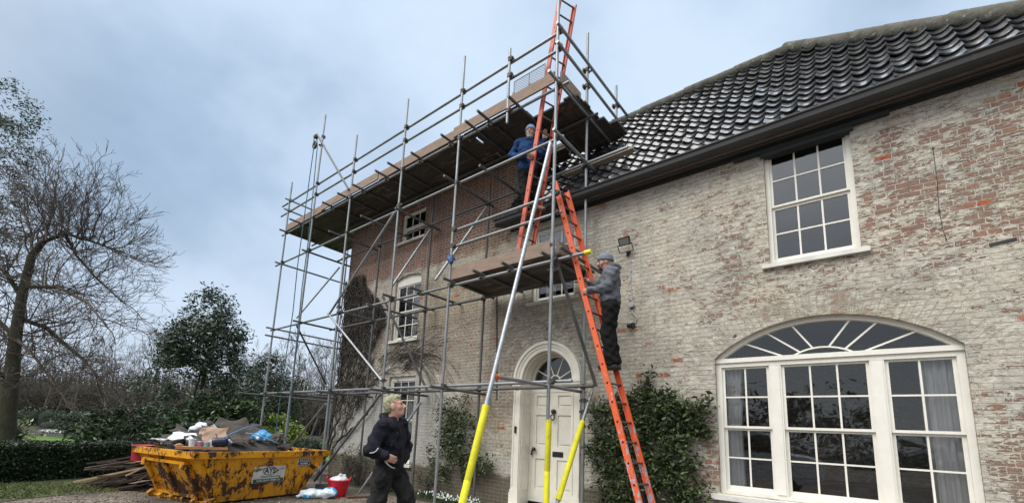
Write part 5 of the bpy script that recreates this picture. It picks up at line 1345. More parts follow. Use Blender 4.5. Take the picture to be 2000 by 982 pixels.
felts = [(452, 836, 9.75, .62, .50, .3, .95, -.1, 'felt_b', 'largest sheet of torn brown felt standing at the top of the skip heap'),
 (478, 846, 9.6, .55, .45, -.2, .75, .3, 'felt', None), (420, 836, 9.4, .45, .30, .8, .7, .5, 'felt', None), (400, 842, 9.1, .40, .25, -.5, 1.0, .2, 'felt', None),
 (372, 852, 9.0, .5, .35, .2, .45, -.2, 'felt', None), (345, 860, 9.0, .55, .3, .1, .35, .2, 'felt', None), (322, 864, 9.1, .40, .25, -.3, .3, .3, 'felt', None),
 (385, 862, 8.7, .40, .28, .6, .6, .1, 'felt', None), (436, 858, 8.7, .30, .24, .9, .9, .2, 'felt', None), (500, 850, 9.9, .5, .35, .2, .5, .2, 'felt_b', None),
 (523, 852, 10.2, .55, .32, .4, .45, -.2, 'felt', None), (545, 855, 10.4, .5, .28, .3, .35, .1, 'felt', None), (392, 836, 9.5, .18, .42, .5, .9, .7, 'felt', None), (465, 858, 9.0, .40, .3, .2, .5, .0, 'felt_b', None),
 (360, 843, 9.5, .5, .22, -.4, .5, .3, 'felt', None), (330, 856, 9.5, .45, .28, .4, .4, -.3, 'felt', None), (410, 850, 9.0, .3, .25, .1, 1.0, -.4, 'felt', None), (505, 838, 10.2, .4, .3, .5, .8, .2, 'felt_b', None)]
for px, py, dep, sx, sy, rz, tx, ty, mt, lab in felts:
    a, w, z = place(px, py, dep); base = math.atan2(rd.y, rd.x)
    lb = lab or ('piece of dark roofing felt torn to shape in the skip heap' if mt == 'felt' else 'smaller piece of brown roofing felt lying in the skip heap')
    crumple('roofing_felt', lb, 'roofing felt', a, w, z, sx*1.08, sy*1.08, base+rz, tx, ty, M[mt], .022, FG+(' black' if mt == 'felt' else ' brown') if not lab else None)
R5 = random.Random(5)
for i in range(26):
    aa, ww = R5.uniform(.25, 2.4), R5.uniform(.15, 1.5); z_ = heap_h(aa, ww)+R5.uniform(.02, .09)
    crumple('roofing_felt', 'small dark scrap of torn roofing felt in the skip heap', 'roofing felt', aa, ww, z_, R5.uniform(.15, .34), R5.uniform(.10, .22), R5.uniform(0, 6), R5.uniform(-.7, .9), R5.uniform(-.5, .5), M['felt' if R5.random() < .7 else 'felt_b'], .018, 'small scraps of felt in the skip', n=6)
for i, (px, py, dp_) in enumerate(((372, 857, 8.5), (426, 862, 8.45), (447, 861, 8.6), (322, 860, 8.9))):
    a, w, z = place(px, py, dp_); crumple('plastic_scrap', ('torn white plastic scrap by the wooden rail on the skip', 'small white scrap right of the dark bottle on the skip', 'flat white scrap at the near edge of the skip heap', 'dirty pink white scrap at the left end of the skip heap')[i], 'plastic scrap', a, w, z, .20, .10, i*1.3, .7, .2, M['sheetplastic'], .02, n=7)
a, w, z = place(421, 849, 8.6); crumple('cardboard', 'creased pale brown cardboard in the middle of the skip heap', 'cardboard', a, w, z, .42, .36, math.atan2(rd.y, rd.x)+.2, .95, .1, M['card'], .014)
a, w, z = place(402, 843, 8.8); crumple('cardboard', 'small folded flap of cardboard left of the large cardboard piece', 'cardboard', a, w, z, .22, .2, math.atan2(rd.y, rd.x)-.3, 1.0, .3, M['card'], .01)
a, w, z = place(357, 851, 8.8); crumple('plastic_sheet', 'flat grey white plastic sheet near the left end of the skip', 'plastic sheet', a, w, z, .5, .25, math.atan2(rd.y, rd.x)+.1, .5, -.1, M['sheetplastic'], .015)
a, w, z = place(312, 858, 9.0); crumple('plastic_offcut', 'white plastic offcut lying on the left rim of the skip', 'plastic offcut', a, w, z, .32, .09, math.atan2(rd.y, rd.x)+.05, .3, .05, M['sheetplastic'], .008)
def sack(px, py, dep, rs, label, mat, fold=(.016, 26), name='plastic_sack'):
    c = atd(px, py, dep); S = SDF(.014, fold)
    for dx, dz, dd, r in rs: S.ell(c+rd*dx+V(0, 0, dz)+vd*dd, (r, r, r*.85), None, .06)
    v, f = S.mesh(); o = npobj(name, v, f, mat); return tag(o, label, 'sack')
sack(392, 836, 9.3, [(0, 0, 0, .13), (.12, .03, 0, .13), (.2, -.03, .0, .10), (-.14, -.04, 0, .09)], 'crumpled white plastic sack on top of the skip heap', M['sheetplastic'])
sack(509, 851, 9.6, [(0, 0, 0, .12), (.11, -.01, 0, .11), (-.13, -.05, 0, .08), (.02, .05, 0, .08), (-.24, -.10, 0, .05)], 'crumpled blue and white sack at the right of the skip heap', M['bag'])
for pts, lab in (([(405, 866, 8.5), (432, 856, 8.55), (460, 843, 8.75), (485, 833, 9.2), (505, 830, 9.6)], 'long blue strap arching over the felt in the skip'), ([(368, 849, 8.7), (376, 860, 8.55), (384, 867, 8.45)], 'short blue strap hanging over the plastic sheet in the skip'), ([(480, 845, 9.3), (500, 848, 9.3), (525, 857, 9.3), (545, 866, 9.3)], 'blue strap beside the blue and white sack in the skip')):
    q = MB(); q.path([atd(*p) for p in pts], .012, 6); tag(q.build('strap', M['bluepipe'], smooth=True), lab, 'strap')
# wooden rail resting on the near rim, with cups and a bottle on it
b0 = atd(341, 881, 7.92); b1 = atd(444, 876.5, 8.35); zz = SKH+.095; b0.z = zz; b1.z = zz
tr = thing('wooden_rail', tuple((b0+b1)/2-V(0, 0, .03)), 'varnished wooden rail laid across the corner of the skip', 'wooden rail')
d = (b1-b0).normalized(); q = MB(); q.bar(b0, b1, .16, .045); q.build('board', M['wood'], tr)
for p in (b0+d*.06, b1-d*.07):
    q = MB(); sdv = d.cross(V(0, 0, 1)); q.path([p-d*.07+V(0, 0, .02), p-d*.03+V(0, 0, .045), p+V(0, 0, .05), p+d*.04+V(0, 0, .03)], .022, 8); q.build('scroll_end', M['wood'], tr, smooth=True)
M['cup_white'] = simple('white_plastic_pot', (.62, .63, .66), (.5, .51, .54), .4); M['cup_pink'] = simple('pink_label', (.50, .16, .26), (.45, .2, .26), .5); M['cup_teal'] = simple('teal_label', (.20, .38, .42), (.3, .4, .42), .5)
for s, mt, r, h, lab in ((.30, 'cup_white', .055, .12, 'white plastic pot at the left end of the wooden rail on the skip'), (.44, 'cup_pink', .05, .085, 'small pot with a pink label on the wooden rail on the skip'), (.57, 'cup_teal', .05, .08, 'small pot with a teal label on the wooden rail on the skip'), (.68, 'cup_white', .04, .11, 'white pot next to the dark bottle on the wooden rail')):
    p = lerp(b0, b1, s)+V(0, 0, .022); k = thing('plastic_pot', tuple(p), lab, 'pot')
    q = MB(); q.lathe(p, [(.001, 0), (r*.9, 0), (r, h*.8), (r, h)], 16); q.build('pot', M[mt], k, smooth=math.radians(40)); q = MB(); q.lathe(p, [(r*1.06, h*.94), (r*1.06, h*1.08), (.001, h*1.10)], 16); q.build('lid', M['cup_white'], k, smooth=math.radians(40))
p = lerp(b0, b1, .84)+V(0, 0, .022); k = thing('plastic_bottle', tuple(p), 'dark navy plastic bottle lying on the wooden rail on the skip', 'bottle')
q = MB(); c = p+V(0, 0, .085); pr = [(.001, -.14), (.07, -.13), (.083, -.09), (.085, .06), (.07, .11), (.03, .13)]
q.lathe((0, 0, 0), pr, 16, 'z'); q.v = [tuple(c+d*z+d.cross(V(0, 0, 1))*x+V(0, 0, y_)) for x, y_, z in q.v]; q.build('bottle_body', M['bottle_dark'], k, smooth=True)
q = MB(); q.lathe((0, 0, 0), [(.032, .13), (.032, .165), (.001, .168)], 12); q.v = [tuple(c+d*z+d.cross(V(0, 0, 1))*x+V(0, 0, y_)) for x, y_, z in q.v]; q.build('cap', M['bluepipe'], k)

# ------------------------------------------------------------------ planks, buckets, sack, tiles
M['plank_d'] = simple('dark_stained_plank', (.060, .036, .027), (.030, .020, .017), .8, scale=5, stretch=(1, 8, 8), island=.2, bs=.3)
M['plank_m'] = simple('brown_plank', (.135, .075, .045), (.075, .042, .03), .8, scale=5, stretch=(1, 8, 8), bs=.3)
M['plank_l'] = simple('pale_new_batten', (.50, .37, .235), (.40, .28, .17), .7, scale=5, stretch=(1, 8, 8))
pile = atz(268, 962, 0); base_r = math.atan2(rd.y, rd.x)
def plank(L, w, th, mat):
    q = MB(); q.box(-L/2, L/2, -w/2, w/2, 0, th); return q
PG = 'old dark planks in the pile beside the skip'
protos = {}
def putplank(px, py, dep, L, w, th, rz, ry, mt, label, group):
    key = (round(L, 1), w, th, mt); c = atd(px, py, dep)
    if key not in protos:
        o = plank(L, w, th, mt).build('plank', M[mt]); protos[key] = o
    else:
        o = protos[key].copy(); COL.objects.link(o)
    o.location = c; o.rotation_euler = (random.uniform(-.2, .2), ry, base_r+rz); tag(o, label, 'plank', group)
random.seed(4)
for i in range(46):
    lev = i/46; py = 966-72*lev+random.uniform(-4, 4); px = 254+random.uniform(-46, 22)*(1-.5*lev)+20*lev; dep = 9.55+lev*.35+random.uniform(-.3, .3)
    L = random.choice([.8, 1.1, 1.4])
    putplank(px, py, dep, L, .07, .024, random.uniform(-.5, .5), -random.choice([.05, .12, .2, .28]), random.choice(['plank_d', 'plank_d', 'plank_d', 'plank_m']), 'old dark brown plank in the loose pile left of the skip', PG)
putplank(255, 903.5, 9.8, .9, .09, .04, .0, -.02, 'plank_l', 'pale cream batten lying on top of the plank pile', None)
putplank(222, 926, 9.3, 1.3, .045, .03, .1, -.26, 'plank_l', 'light brown batten sticking out of the left of the plank pile', None)
putplank(279, 914, 9.3, .6, .045, .03, .1, -.55, 'plank_l', 'short pale batten leaning on the plank pile beside the skip', None)
putplank(292, 925, 9.2, .4, .045, .03, .1, -.75, 'plank_m', 'short brown batten propped against the side of the skip', None)
putplank(208, 958, 9.2, 1.0, .07, .024, .15, -.22, 'plank_m', 'brown plank at the lower left edge of the plank pile', None)
def tub(c, r0, r1, h, label, mat, handles=True, cat='bucket', lid=False):
    t_ = thing('bucket', tuple(c), label, cat); q = MB()
    q.lathe(c, [(.001, 0), (r0, 0), (r1, h), (r1+.014, h+.006), (r1+.010, h+.018), (r1-.012, h), (r0-.012, .03), (.001, .03)], 28); q.build('tub', mat, t_, smooth=math.radians(40))
    if handles:
        for s in (-1, 1):
            b = Vector(c)+V(0, 0, h); q = MB(); q.path([b+rd*s*r1-vd*.08*1, b+rd*s*(r1+.01)-vd*.07+V(0, 0, .07), b+rd*s*(r1+.01)+vd*.07+V(0, 0, .07), b+rd*s*r1+vd*.08], .013, 8); q.build('handle', mat, t_, smooth=True)
    return t_
c = atd(276, 898, 8.9); tub(c, .165, .185, .27, 'scuffed red bucket standing on the plank pile behind the skip', M['redplastic_dull'], False)
c = atz(659, 968, 0); tub(c, .16, .235, .33, 'bright red flexible tub on the gravel right of the skip', M['redplastic'])
S = SDF(.009, (.003, 40)); e = Vector(c)+V(0, 0, .33); S.ell(e+V(0, 0, .015), (.19, .19, .07), None, .03).cap(e+rd*-.02+V(0, 0, .06), e+rd*.02+V(0, 0, .11), .03).cap(e+rd*.02+V(0, 0, .115), e+rd*.11+V(0, 0, .10), .018).cap(e+rd*.11+V(0, 0, .1), e+rd*.13+V(0, 0, .05), .018)
v, f = S.mesh(); tag(npobj('plastic_container', v, f, M['cup_white']), 'white plastic container with a handle sitting in the red tub', 'container')
# ridge tiles lying by the tub
M['slate'] = simple('dark_ridge_tile', (.045, .047, .05), (.03, .031, .033), .55, scale=6, spot=(.7, 9, (.10, .11, .03)))
for k_, (px, py, zz) in enumerate(((633, 945, .0), (632, 952, .0))):
    c = atz(px, 962+k_*3, 0)+vd*(.22-.3*k_); q = MB(); pr = [(.17*math.cos(a), .17*math.sin(a)) for a in [PI*i/12 for i in range(13)]]+[(.145*math.cos(a), .145*math.sin(a)) for a in [PI*(12-i)/12 for i in range(13)]]
    q.prism(pr, 'x', -.23, .23); rz = base_r+.1-.15*k_; cr_, sr_ = math.cos(rz), math.sin(rz); sc = (1.0, .72)[k_]
    q.v = [(c.x+x*cr_-y_*sc*sr_, c.y+x*sr_+y_*sc*cr_, z*sc+.0) for x, y_, z in q.v]
    tag(q.build('ridge_tile', M['slate'], smooth=math.radians(40)), ('larger dark half round ridge tile on the gravel between skip and red tub', 'flatter dark ridge tile in front of the larger one by the red tub')[k_], 'ridge tile')
c = atz(612, 972, 0); S = SDF(.014, (.013, 24)); dpt = 0
for dx, dd, r, h in ((-.30, -.02, .06, .03), (-.2, .05, .10, .08), (-.10, -.05, .11, .07), (.02, 0, .13, .08), (.14, .03, .12, .09), (.26, -.02, .11, .09), (.36, .03, .10, .10), (-.08, .08, .08, .12), (.30, .08, .09, .14)): S.ell(c+rd*dx+vd*dd+V(0, 0, h), (r, r, r*.75), None, .06)
v, f = S.mesh(); v[:, 2] = np.maximum(v[:, 2], .006); tag(npobj('plastic_sack', v, f, M['bag']), 'crumpled blue and white sack lying on the gravel in front of the red tub', 'sack')
p0, p1 = atz(676, 972, 0), atz(735, 970, 0); q = MB(); q.bar(p0+V(0, 0, .025), p1+V(0, 0, .025), .2, .04); tag(q.build('plank', M['plank_m']), 'brown plank lying flat on the gravel behind the standing man', 'plank')
# ------------------------------------------------------------------ vegetation
def leafmat(nm, c1, c2, rough=.45, isl=.45, trans=.0, spec=.5):
    m, t, b, o = newmat(nm); g = nd(t, 'ShaderNodeNewGeometry'); r = g.outputs['Random Per Island']
    c = mixc(t, r, c1, c2); hs = nd(t, 'ShaderNodeHueSaturation', {'Color': c, 'Value': maprange(t, nd(t, 'ShaderNodeMath', {0: r, 1: 7.13}, operation='MULTIPLY').outputs[0], 0, 7.13, 1-isl, 1+isl)})
    setin(t, b, Base_Color=hs.outputs[0], Roughness=rough, Specular_IOR_Level=spec)
    return m
M['leaf_laurel'] = leafmat('laurel_leaf', (.022, .052, .016), (.045, .085, .022), .35)
M['leaf_ever'] = leafmat('evergreen_leaf', (.032, .056, .036), (.068, .098, .062), .38)
M['leaf_grey'] = leafmat('grey_green_leaf', (.040, .065, .045), (.075, .10, .07), .45)
M['leaf_hedge'] = leafmat('yew_leaf', (.010, .026, .010), (.024, .046, .014), .5)
M['leaf_climb'] = leafmat('climber_leaf', (.026, .048, .018), (.078, .104, .036), .5, .5)
M['leaf_lime'] = leafmat('lime_leaf', (.16, .22, .018), (.24, .30, .035), .5, .3)
M['leaf_variegated'] = leafmat('variegated_leaf', (.10, .13, .06), (.26, .27, .13), .5)
M['leaf_wood'] = leafmat('dull_leaf', (.020, .030, .014), (.035, .045, .020), .6)
M['bark'] = simple('mossy_bark', (.060, .055, .028), (.035, .030, .022), .9, scale=6, bs=.7, bscale=18, bd=.03)
M['twig'] = simple('brown_twig', (.105, .080, .068), (.075, .058, .050), .85, scale=2)
M['twig_far'] = simple('far_twig', (.105, .092, .072), (.080, .072, .056), .9, scale=.3)
M['vine'] = simple('bare_vine_stem', (.060, .050, .043), (.040, .034, .029), .9, scale=6)
M['petal'] = simple('white_petal', (.80, .82, .80), (.7, .74, .7), .6)
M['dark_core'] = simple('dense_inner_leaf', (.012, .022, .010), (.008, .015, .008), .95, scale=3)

def tubesnp(segs, n=4):
    """many tapered segments (p0,p1,r0,r1) as one vertex/face block"""
    A = np.array([list(s[0]) for s in segs]); B = np.array([list(s[1]) for s in segs]); ra = np.array([s[2] for s in segs]); rb = np.array([s[3] for s in segs])
    d = B-A; d /= np.linalg.norm(d, axis=1)[:, None]+1e-9
    h = np.where(np.abs(d[:, 2:3]) < .9, np.array([[0, 0, 1.]]), np.array([[1., 0, 0]])); u = np.cross(d, h); u /= np.linalg.norm(u, axis=1)[:, None]; w = np.cross(d, u)
    V_ = []
    for P, r in ((A, ra), (B, rb)):
        for k in range(n):
            a = 2*PI*k/n; V_.append(P+(u*math.cos(a)+w*math.sin(a))*r[:, None])
    Vt = np.stack(V_, 1).reshape(-1, 3); o = np.arange(len(segs))[:, None]*(2*n)
    Fc = np.concatenate([o+np.array([[k, (k+1) % n, n+(k+1) % n, n+k]]) for k in range(n)], 0); return Vt, Fc

def grow(segs, p, d, L, r, depth, R, spread=.6, up=.15, kids=(2, 4), shrink=.72, wig=.14, steps=3, minr=.003, droop=0.0):
    p = Vector(p); d = Vector(d).normalized(); pts = [(p, r)]
    for i in range(steps):
        d = (d+Vector((R.gauss(0, wig), R.gauss(0, wig), R.gauss(0, wig)+up*.2-droop*.2))).normalized()
        q = p+d*L/steps; r2 = max(r*(1-.45/steps), minr); segs.append((p, q, r, r2)); p, r = q, r2; pts.append((p, r))
    if depth <= 0: return
    for k in range(R.randint(*kids)):
        i = R.randint(max(1, steps//2), steps) if k else steps
        b, rr = pts[i]; ax = Vector((R.gauss(0, 1), R.gauss(0, 1), R.gauss(0, 1))); ax = (ax-d*ax.dot(d)).normalized()
        nd_ = (d+ax*spread*R.uniform(.5, 1.3)+Vector((0, 0, up))).normalized()
        grow(segs, b, nd_, L*shrink*R.uniform(.75, 1.15), max(rr*.66, minr), depth-1, R, spread, up, kids, shrink, wig, steps, minr, droop)

def blobcloud(n, lobes, shell=.5):
    """points spread through a set of overlapping lobes (c, r)"""
    out = []; nr = []
    w = np.array([r[0]*r[1]*r[2] for c, r in lobes]); w = w/w.sum()
    idx = rng.choice(len(lobes), int(n), p=w)
    u = rng.normal(size=(n, 3)); u /= np.linalg.norm(u, axis=1)[:, None]
    rad = (shell+(1-shell)*rng.uniform(0, 1, n))**.7
    c = np.array([list(l[0]) for l in lobes])[idx]; r = np.array([list(l[1]) for l in lobes])[idx]
    return c+u*rad[:, None]*r, u
def clumped(n, lobes, clumps, cr, shell=.55):
    cc, cu = blobcloud(clumps, lobes, shell); i = rng.integers(0, clumps, n)
    return cc[i]+rng.normal(size=(n, 3))*cr*np.array([1, 1, .7]), cu[i]

def evergreen(name, label, px, dep, py_top, halfw_px, npts, mat, lobes_rel, leaf=.16, clumps=150, cr=.28, base_z=0.0, cat='tree', stems=3, group=None):
    s = dep/F_*1.0; base = atd(px, 800, dep); base.z = base_z; ztop = atd(px, py_top, dep).z; Hh = ztop-base_z; hw = halfw_px*s
    th = thing(name, tuple(base), label, cat, group)
    lobes = [(base+rd0*lx*hw+V(0, 0, lz*Hh)+vd0*ly*hw, (lr*hw, lr*hw, lrz*Hh)) for lx, ly, lz, lr, lrz in lobes_rel]
    C_, nrm = clumped(npts, lobes, clumps, cr); Vv, Ff = leafmesh(C_, leaf, droop=.35, ratio=.36)
    npobj('crown', Vv, Ff, mat, th, smooth=False)
    R = random.Random(int(px)); segs = []
    for k in range(stems):
        top = base+rd0*R.uniform(-.25, .25)*hw+V(0, 0, Hh*R.uniform(.55, .8)); p = base+rd0*(k-stems/2)*.12; r = .07
        for i in range(6):
            q = lerp(base+rd0*(k-stems/2)*.12, top, (i+1)/6)+V(R.gauss(0, .05), R.gauss(0, .05), 0); segs.append((p, q, r, r*.82)); 
            if i >= 2: grow(segs, q, (R.gauss(0, 1), R.gauss(0, 1), .5), min(Hh*.10, .8), r*.5, 2, R)
            p = q; r *= .82
    Vv, Ff = tubesnp(segs, 5); npobj('trunk', Vv, Ff, M['bark'], th)
    return th
vd0 = V(-.665, .747, 0); rd0 = V(.747, .665, 0)

# ---- clipped hedge by the drive
h0 = V(-12.55, -1.6, 0); h1 = V(-14.75, 4.4, 0); hd = (h1-h0).normalized(); hn = V(hd.y, -hd.x, 0)
if hn.x < 0: hn = -hn
th = thing('clipped_hedge', tuple((h0+h1)/2), 'long clipped dark green hedge along the left side of the drive', 'hedge')
Lh = (h1-h0).length; q = MB(); nx = 60
def hp(s, w, z): return h0+hd*s*Lh+hn*w+V(0, 0, z)
vs = []
for i in range(nx+1):
    for w, z in ((.0, 0), (.06, .35), (.0, .70), (-.14, .76), (-.9, .76), (-1.0, 0)): vs.append(hp(i/nx, w+random.uniform(-.03, .03)-.06, z*(1+random.uniform(-.03, .01))-.02))
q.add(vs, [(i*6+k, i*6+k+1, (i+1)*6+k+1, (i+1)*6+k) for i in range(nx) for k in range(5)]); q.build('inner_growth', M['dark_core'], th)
n = 26000; s = rng.uniform(0, 1, n); face = rng.uniform(0, 1, n); w = np.where(face < .62, rng.normal(0, .035, n), rng.uniform(-.95, .05, n)); z = np.where(face < .62, rng.uniform(.0, .78, n), .77+rng.normal(0, .018, n))
w = w+.035*np.sin(s*70)*(face < .62)+.05*(z/.78)*(face < .62)*0
P = np.array(h0)[None]+np.outer(s*Lh, np.array(hd))+np.outer(w, np.array(hn)); P[:, 2] = z
nm = np.where((face < .62)[:, None], np.array(hn)[None], np.array([[0, 0, 1.]]))
Vv, Ff = leafmesh(P, .062, ratio=.5, normals=nm*.25); npobj('foliage', Vv, Ff, M['leaf_hedge'], th, smooth=False)

# ---- laurel behind the hedge, other shrubs
def shrub(name, label, cx, dep, lobes, n, leaf, mat, ratio=.36, clumps=90, cr=.18, core=True, cat='shrub', base_z=0.0, group=None):
    base = atd(cx, 800, dep); base.z = base_z; th = thing(name, tuple(base), label, cat, group); s = dep/F_
    L = [(atd(px, py, dep+dd), (rx*s, rx*s*.8, rz*s)) for px, py, dd, rx, rz in lobes]
    C_, nrm = clumped(n, L, clumps, cr, .72); k = C_[:, 2] > .02; C_, nrm = C_[k], nrm[k]
    Vv, Ff = leafmesh(C_, leaf, ratio=ratio, normals=nrm*.7, up=.6); npobj('foliage', Vv, Ff, mat, th, smooth=False)
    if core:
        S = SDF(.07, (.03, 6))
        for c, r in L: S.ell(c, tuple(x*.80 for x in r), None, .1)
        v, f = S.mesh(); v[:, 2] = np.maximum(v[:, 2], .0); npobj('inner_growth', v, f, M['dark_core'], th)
    segs = []; R = random.Random(3)
    for c, r in L: segs.append((base, c, .03, .012)); grow(segs, c, (R.gauss(0, 1), R.gauss(0, 1), 1), .4, .01, 1, R)
    Vv, Ff = tubesnp(segs, 4); npobj('stem', Vv, Ff, M['bark'], th)
    return th
shrub('laurel_bush', 'broad glossy laurel bush behind the clipped hedge', 260, 15.5, [(192, 852, 0, 40, 34), (225, 838, .3, 50, 36), (262, 836, .6, 52, 38), (310, 838, .5, 50, 36), (350, 846, .3, 46, 32), (240, 858, -.3, 80, 26), (330, 862, -.2, 60, 24)], 11000, .19, M['leaf_laurel'], .34, 220, .16)
shrub('laurel_bush', 'dark leafy bush at the foot of the evergreen tree behind the skip', 430, 18.0, [(395, 815, 0, 40, 40), (440, 812, .2, 45, 34), (480, 818, .3, 40, 30), (420, 840, -.3, 60, 30)], 6500, .19, M['leaf_laurel'], .34, 140, .2)
shrub('lime_green_shrub', 'bright yellow green shrub seen between the skip and the scaffolding', 540, 23.0, [(512, 838, 0, 26, 20), (540, 832, 0, 30, 22), (568, 838, .2, 26, 18), (540, 850, -.3, 50, 16)], 4200, .16, M['leaf_lime'], .45, 110, .16)
shrub('clipped_mound', 'low dark clipped mound on the lawn right of the skip heap', 604, 15.0, [(604, 874, 0, 32, 15), (585, 872, .2, 20, 12)], 4000, .05, M['leaf_hedge'], .6, 400, .08)
shrub('variegated_shrub', 'pale variegated shrub at the left edge behind the clipped hedge', 0, 16.0, [(-20, 840, 0, 50, 34), (15, 850, .2, 36, 26), (-60, 830, .4, 40, 40)], 3800, .15, M['leaf_variegated'], .4, 90, .18)
shrub('grey_green_shrub', 'rounded grey green shrub between the lawn and the laurel bush', 136, 26.0, [(128, 822, 0, 20, 12), (150, 820, .3, 18, 14), (140, 832, 0, 26, 14)], 1800, .15, M['leaf_grey'], .4, 50, .2)
shrub('brown_shrub', 'rounded brown bare shrub at the far side of the lawn', 95, 38.0, [(95, 836, 0, 24, 16)], 1500, .12, M['twig_far'], .15, 60, .3)
shrub('dark_clipped_hedge', 'tall dark hedge beyond the far side of the lawn', 150, 42.0, [(40+k*26, 822, k*.2, 22, 26) for k in range(12)], 8000, .16, M['leaf_hedge'], .5, 300, .25)
# snowdrops carpeting the far bed
q = MB(); P = rng.uniform(0, 1, (5200, 2)); a0 = atd(82, 850, 30.5); a1 = atd(225, 850, 31.5)
C_ = np.array([list(lerp(a0, a1, u)) for u in P[:, 0]])+np.outer(P[:, 1]*1.6-.3, np.array(vd0)); C_[:, 2] = rng.uniform(.05, .16, len(C_))
Vv, Ff = leafmesh(C_, .15, ratio=.9); tag(npobj('snowdrop_carpet', Vv, Ff, M['petal'], smooth=False), 'white carpet of snowdrops along the far edge of the lawn', 'snowdrops', kind='stuff')
def snowdrops(label, cx, cy, rx, n, ry=.18):
    th = thing('snowdrop_clump', (cx, cy, 0), label, 'flowers'); R = np.random.default_rng(int(abs(cx*100)))
    x = R.normal(0, rx*.5, n); y = R.normal(0, ry*.5, n); h = R.uniform(.10, .20, n)
    segs = [((cx+a, cy+b, 0), (cx+a+R.normal(0, .02), cy+b+R.normal(0, .02), c), .004, .002) for a, b, c in zip(x, y, h)]
    for a, b in zip(R.normal(0, rx*.5, n*2), R.normal(0, ry*.5, n*2)): segs.append(((cx+a, cy+b, 0), (cx+a+R.normal(0, .04), cy+b+R.normal(0, .04), R.uniform(.08, .17)), .006, .002))
    Vv, Ff = tubesnp(segs, 3); bpy.data.objects.remove(th); q = MB(); q.add(Vv.tolist(), Ff.tolist()); q.mi = 1
    for a, b, c in zip(x, y, h): q.lathe((cx+a, cy+b, c-.01), [(.001, .012), (.012, 0), (.016, -.020), (.004, -.024)], 5)
    tag(q.build('snowdrop_clump', [M['leaf_laurel'], M['petal']], fix=False), label, 'flowers', kind='stuff')
c = at(862, 968, 7.0); snowdrops('large clump of snowdrops at the foot of the wall left of the yellow foam sleeve', c.x, 7.0, .75, 85); c = at(766, 955, 7.0); snowdrops('small clump of snowdrops behind the standing man by the wall', c.x, 7.0, .28, 34)
c = at(918, 972, 7.0); snowdrops('thin clump of snowdrops under the left climber near the inner pole', c.x, 7.05, .2, 26)

# ---- evergreen trees
evergreen('evergreen_tree', 'bushy dark evergreen tree standing behind the skip', 376, 19.0, 553, 92, 12500, M['leaf_ever'],
    [(0, 0, .80, .50, .15), (-.40, .1, .66, .52, .14), (.42, -.1, .68, .50, .14), (0, .1, .62, .78, .15), (-.35, 0, .50, .55, .11), (.45, .1, .50, .55, .11), (.05, 0, .93, .22, .06), (-.95, .1, .36, .40, .09), (.95, 0, .42, .42, .10), (1.15, .1, .28, .40, .10), (.6, -.1, .30, .40, .09), (-.65, .2, .26, .40, .09)], .19, 420, .20)
evergreen('evergreen_tree', 'tall grey green evergreen tree cut off by the left edge of the photo', -150, 24.0, 158, 84, 12000, M['leaf_grey'],
    [(0, 0, .92, .75, .09), (.15, 0, .80, .85, .09), (.1, 0, .68, .80, .09), (-.1, 0, .56, .95, .1), (.2, 0, .44, .7, .09), (-.1, 0, .3, .9, .12)], .20, 330, .26, stems=1)
evergreen('dark_conifer', 'dark spreading evergreen right of the bushy tree, behind the scaffolding poles', 520, 32.0, 690, 62, 9000, M['leaf_wood'],
    [(0, 0, .8, .5, .2), (-.5, 0, .6, .6, .2), (.4, 0, .55, .6, .25), (0, 0, .3, 1.0, .28), (.8, .2, .35, .5, .2)], .24, 220, .35, stems=1)
# ---- old bare tree
R = random.Random(21)
bb = atd(20, 800, 13.5); bb.z = 0; th = thing('bare_tree', tuple(bb), 'old gnarled bare tree spreading its twigs across the left of the sky', 'tree')
def tp(px, py, dd=0): return atd(px, py, 13.5+dd)
segs = []; main = [tp(14, 860), tp(22, 740), tp(30, 660), tp(42, 580), tp(62, 500), tp(84, 472)]; main[0].z = 0
rr = [.25, .18, .15, .125, .105, .085]
for i in range(5): segs.append((main[i], main[i+1], rr[i], rr[i+1]))
limbs = [([tp(84, 472), tp(128, 456), tp(175, 470, .2), (tp(232, 490, .4))], .095), ([tp(42, 580), tp(10, 530, -.3), tp(-40, 505, -.5), tp(-90, 470, -.5)], .10), ([tp(30, 660), tp(-8, 620, .4), tp(-60, 580, .6)], .10), ([tp(62, 500), tp(60, 450, .8), tp(40, 400, 1.4)], .08),
         ([tp(50, 560), tp(110, 560, -.6), tp(170, 590, -1.0), tp(210, 640, -1.2)], .10), ([tp(36, 620), tp(90, 640, .5), tp(160, 700, .9), tp(200, 745, 1.0)], .11), ([tp(128, 456), tp(150, 500, .5), tp(190, 545, .8), tp(240, 590, 1.0)], .08), ([tp(84, 472), tp(100, 420, .4), tp(108, 370, .6)], .08), ([tp(30, 660), tp(70, 700, -.8), tp(120, 770, -1.0)], .08), ([tp(20, 740), tp(-20, 720, -.4), tp(-70, 740, -.6)], .1)]
for pts, r in limbs:
    r *= .68
    for i in range(len(pts)-1):
        r1 = r*.78; segs.append((pts[i], pts[i+1], r, r1)); L = (pts[i+1]-pts[i]).length
        for k in range(13):
            b = lerp(pts[i], pts[i+1], R.uniform(.1, 1)); d = Vector((R.gauss(0, .7), R.gauss(0, .7), R.gauss(.35, .6))); d += rd0*R.uniform(-.1, .5)
            grow(segs, b, d, R.uniform(.55, 1.05), r*.34, 3, R, .62, .10, (2, 3), .74, .16, 3, .0052)
        r = r1
    grow(segs, pts[-1], pts[-1]-pts[-2], .85, r*.7, 4, R, .6, .1, (2, 3), .76, .15, 3, .0052)
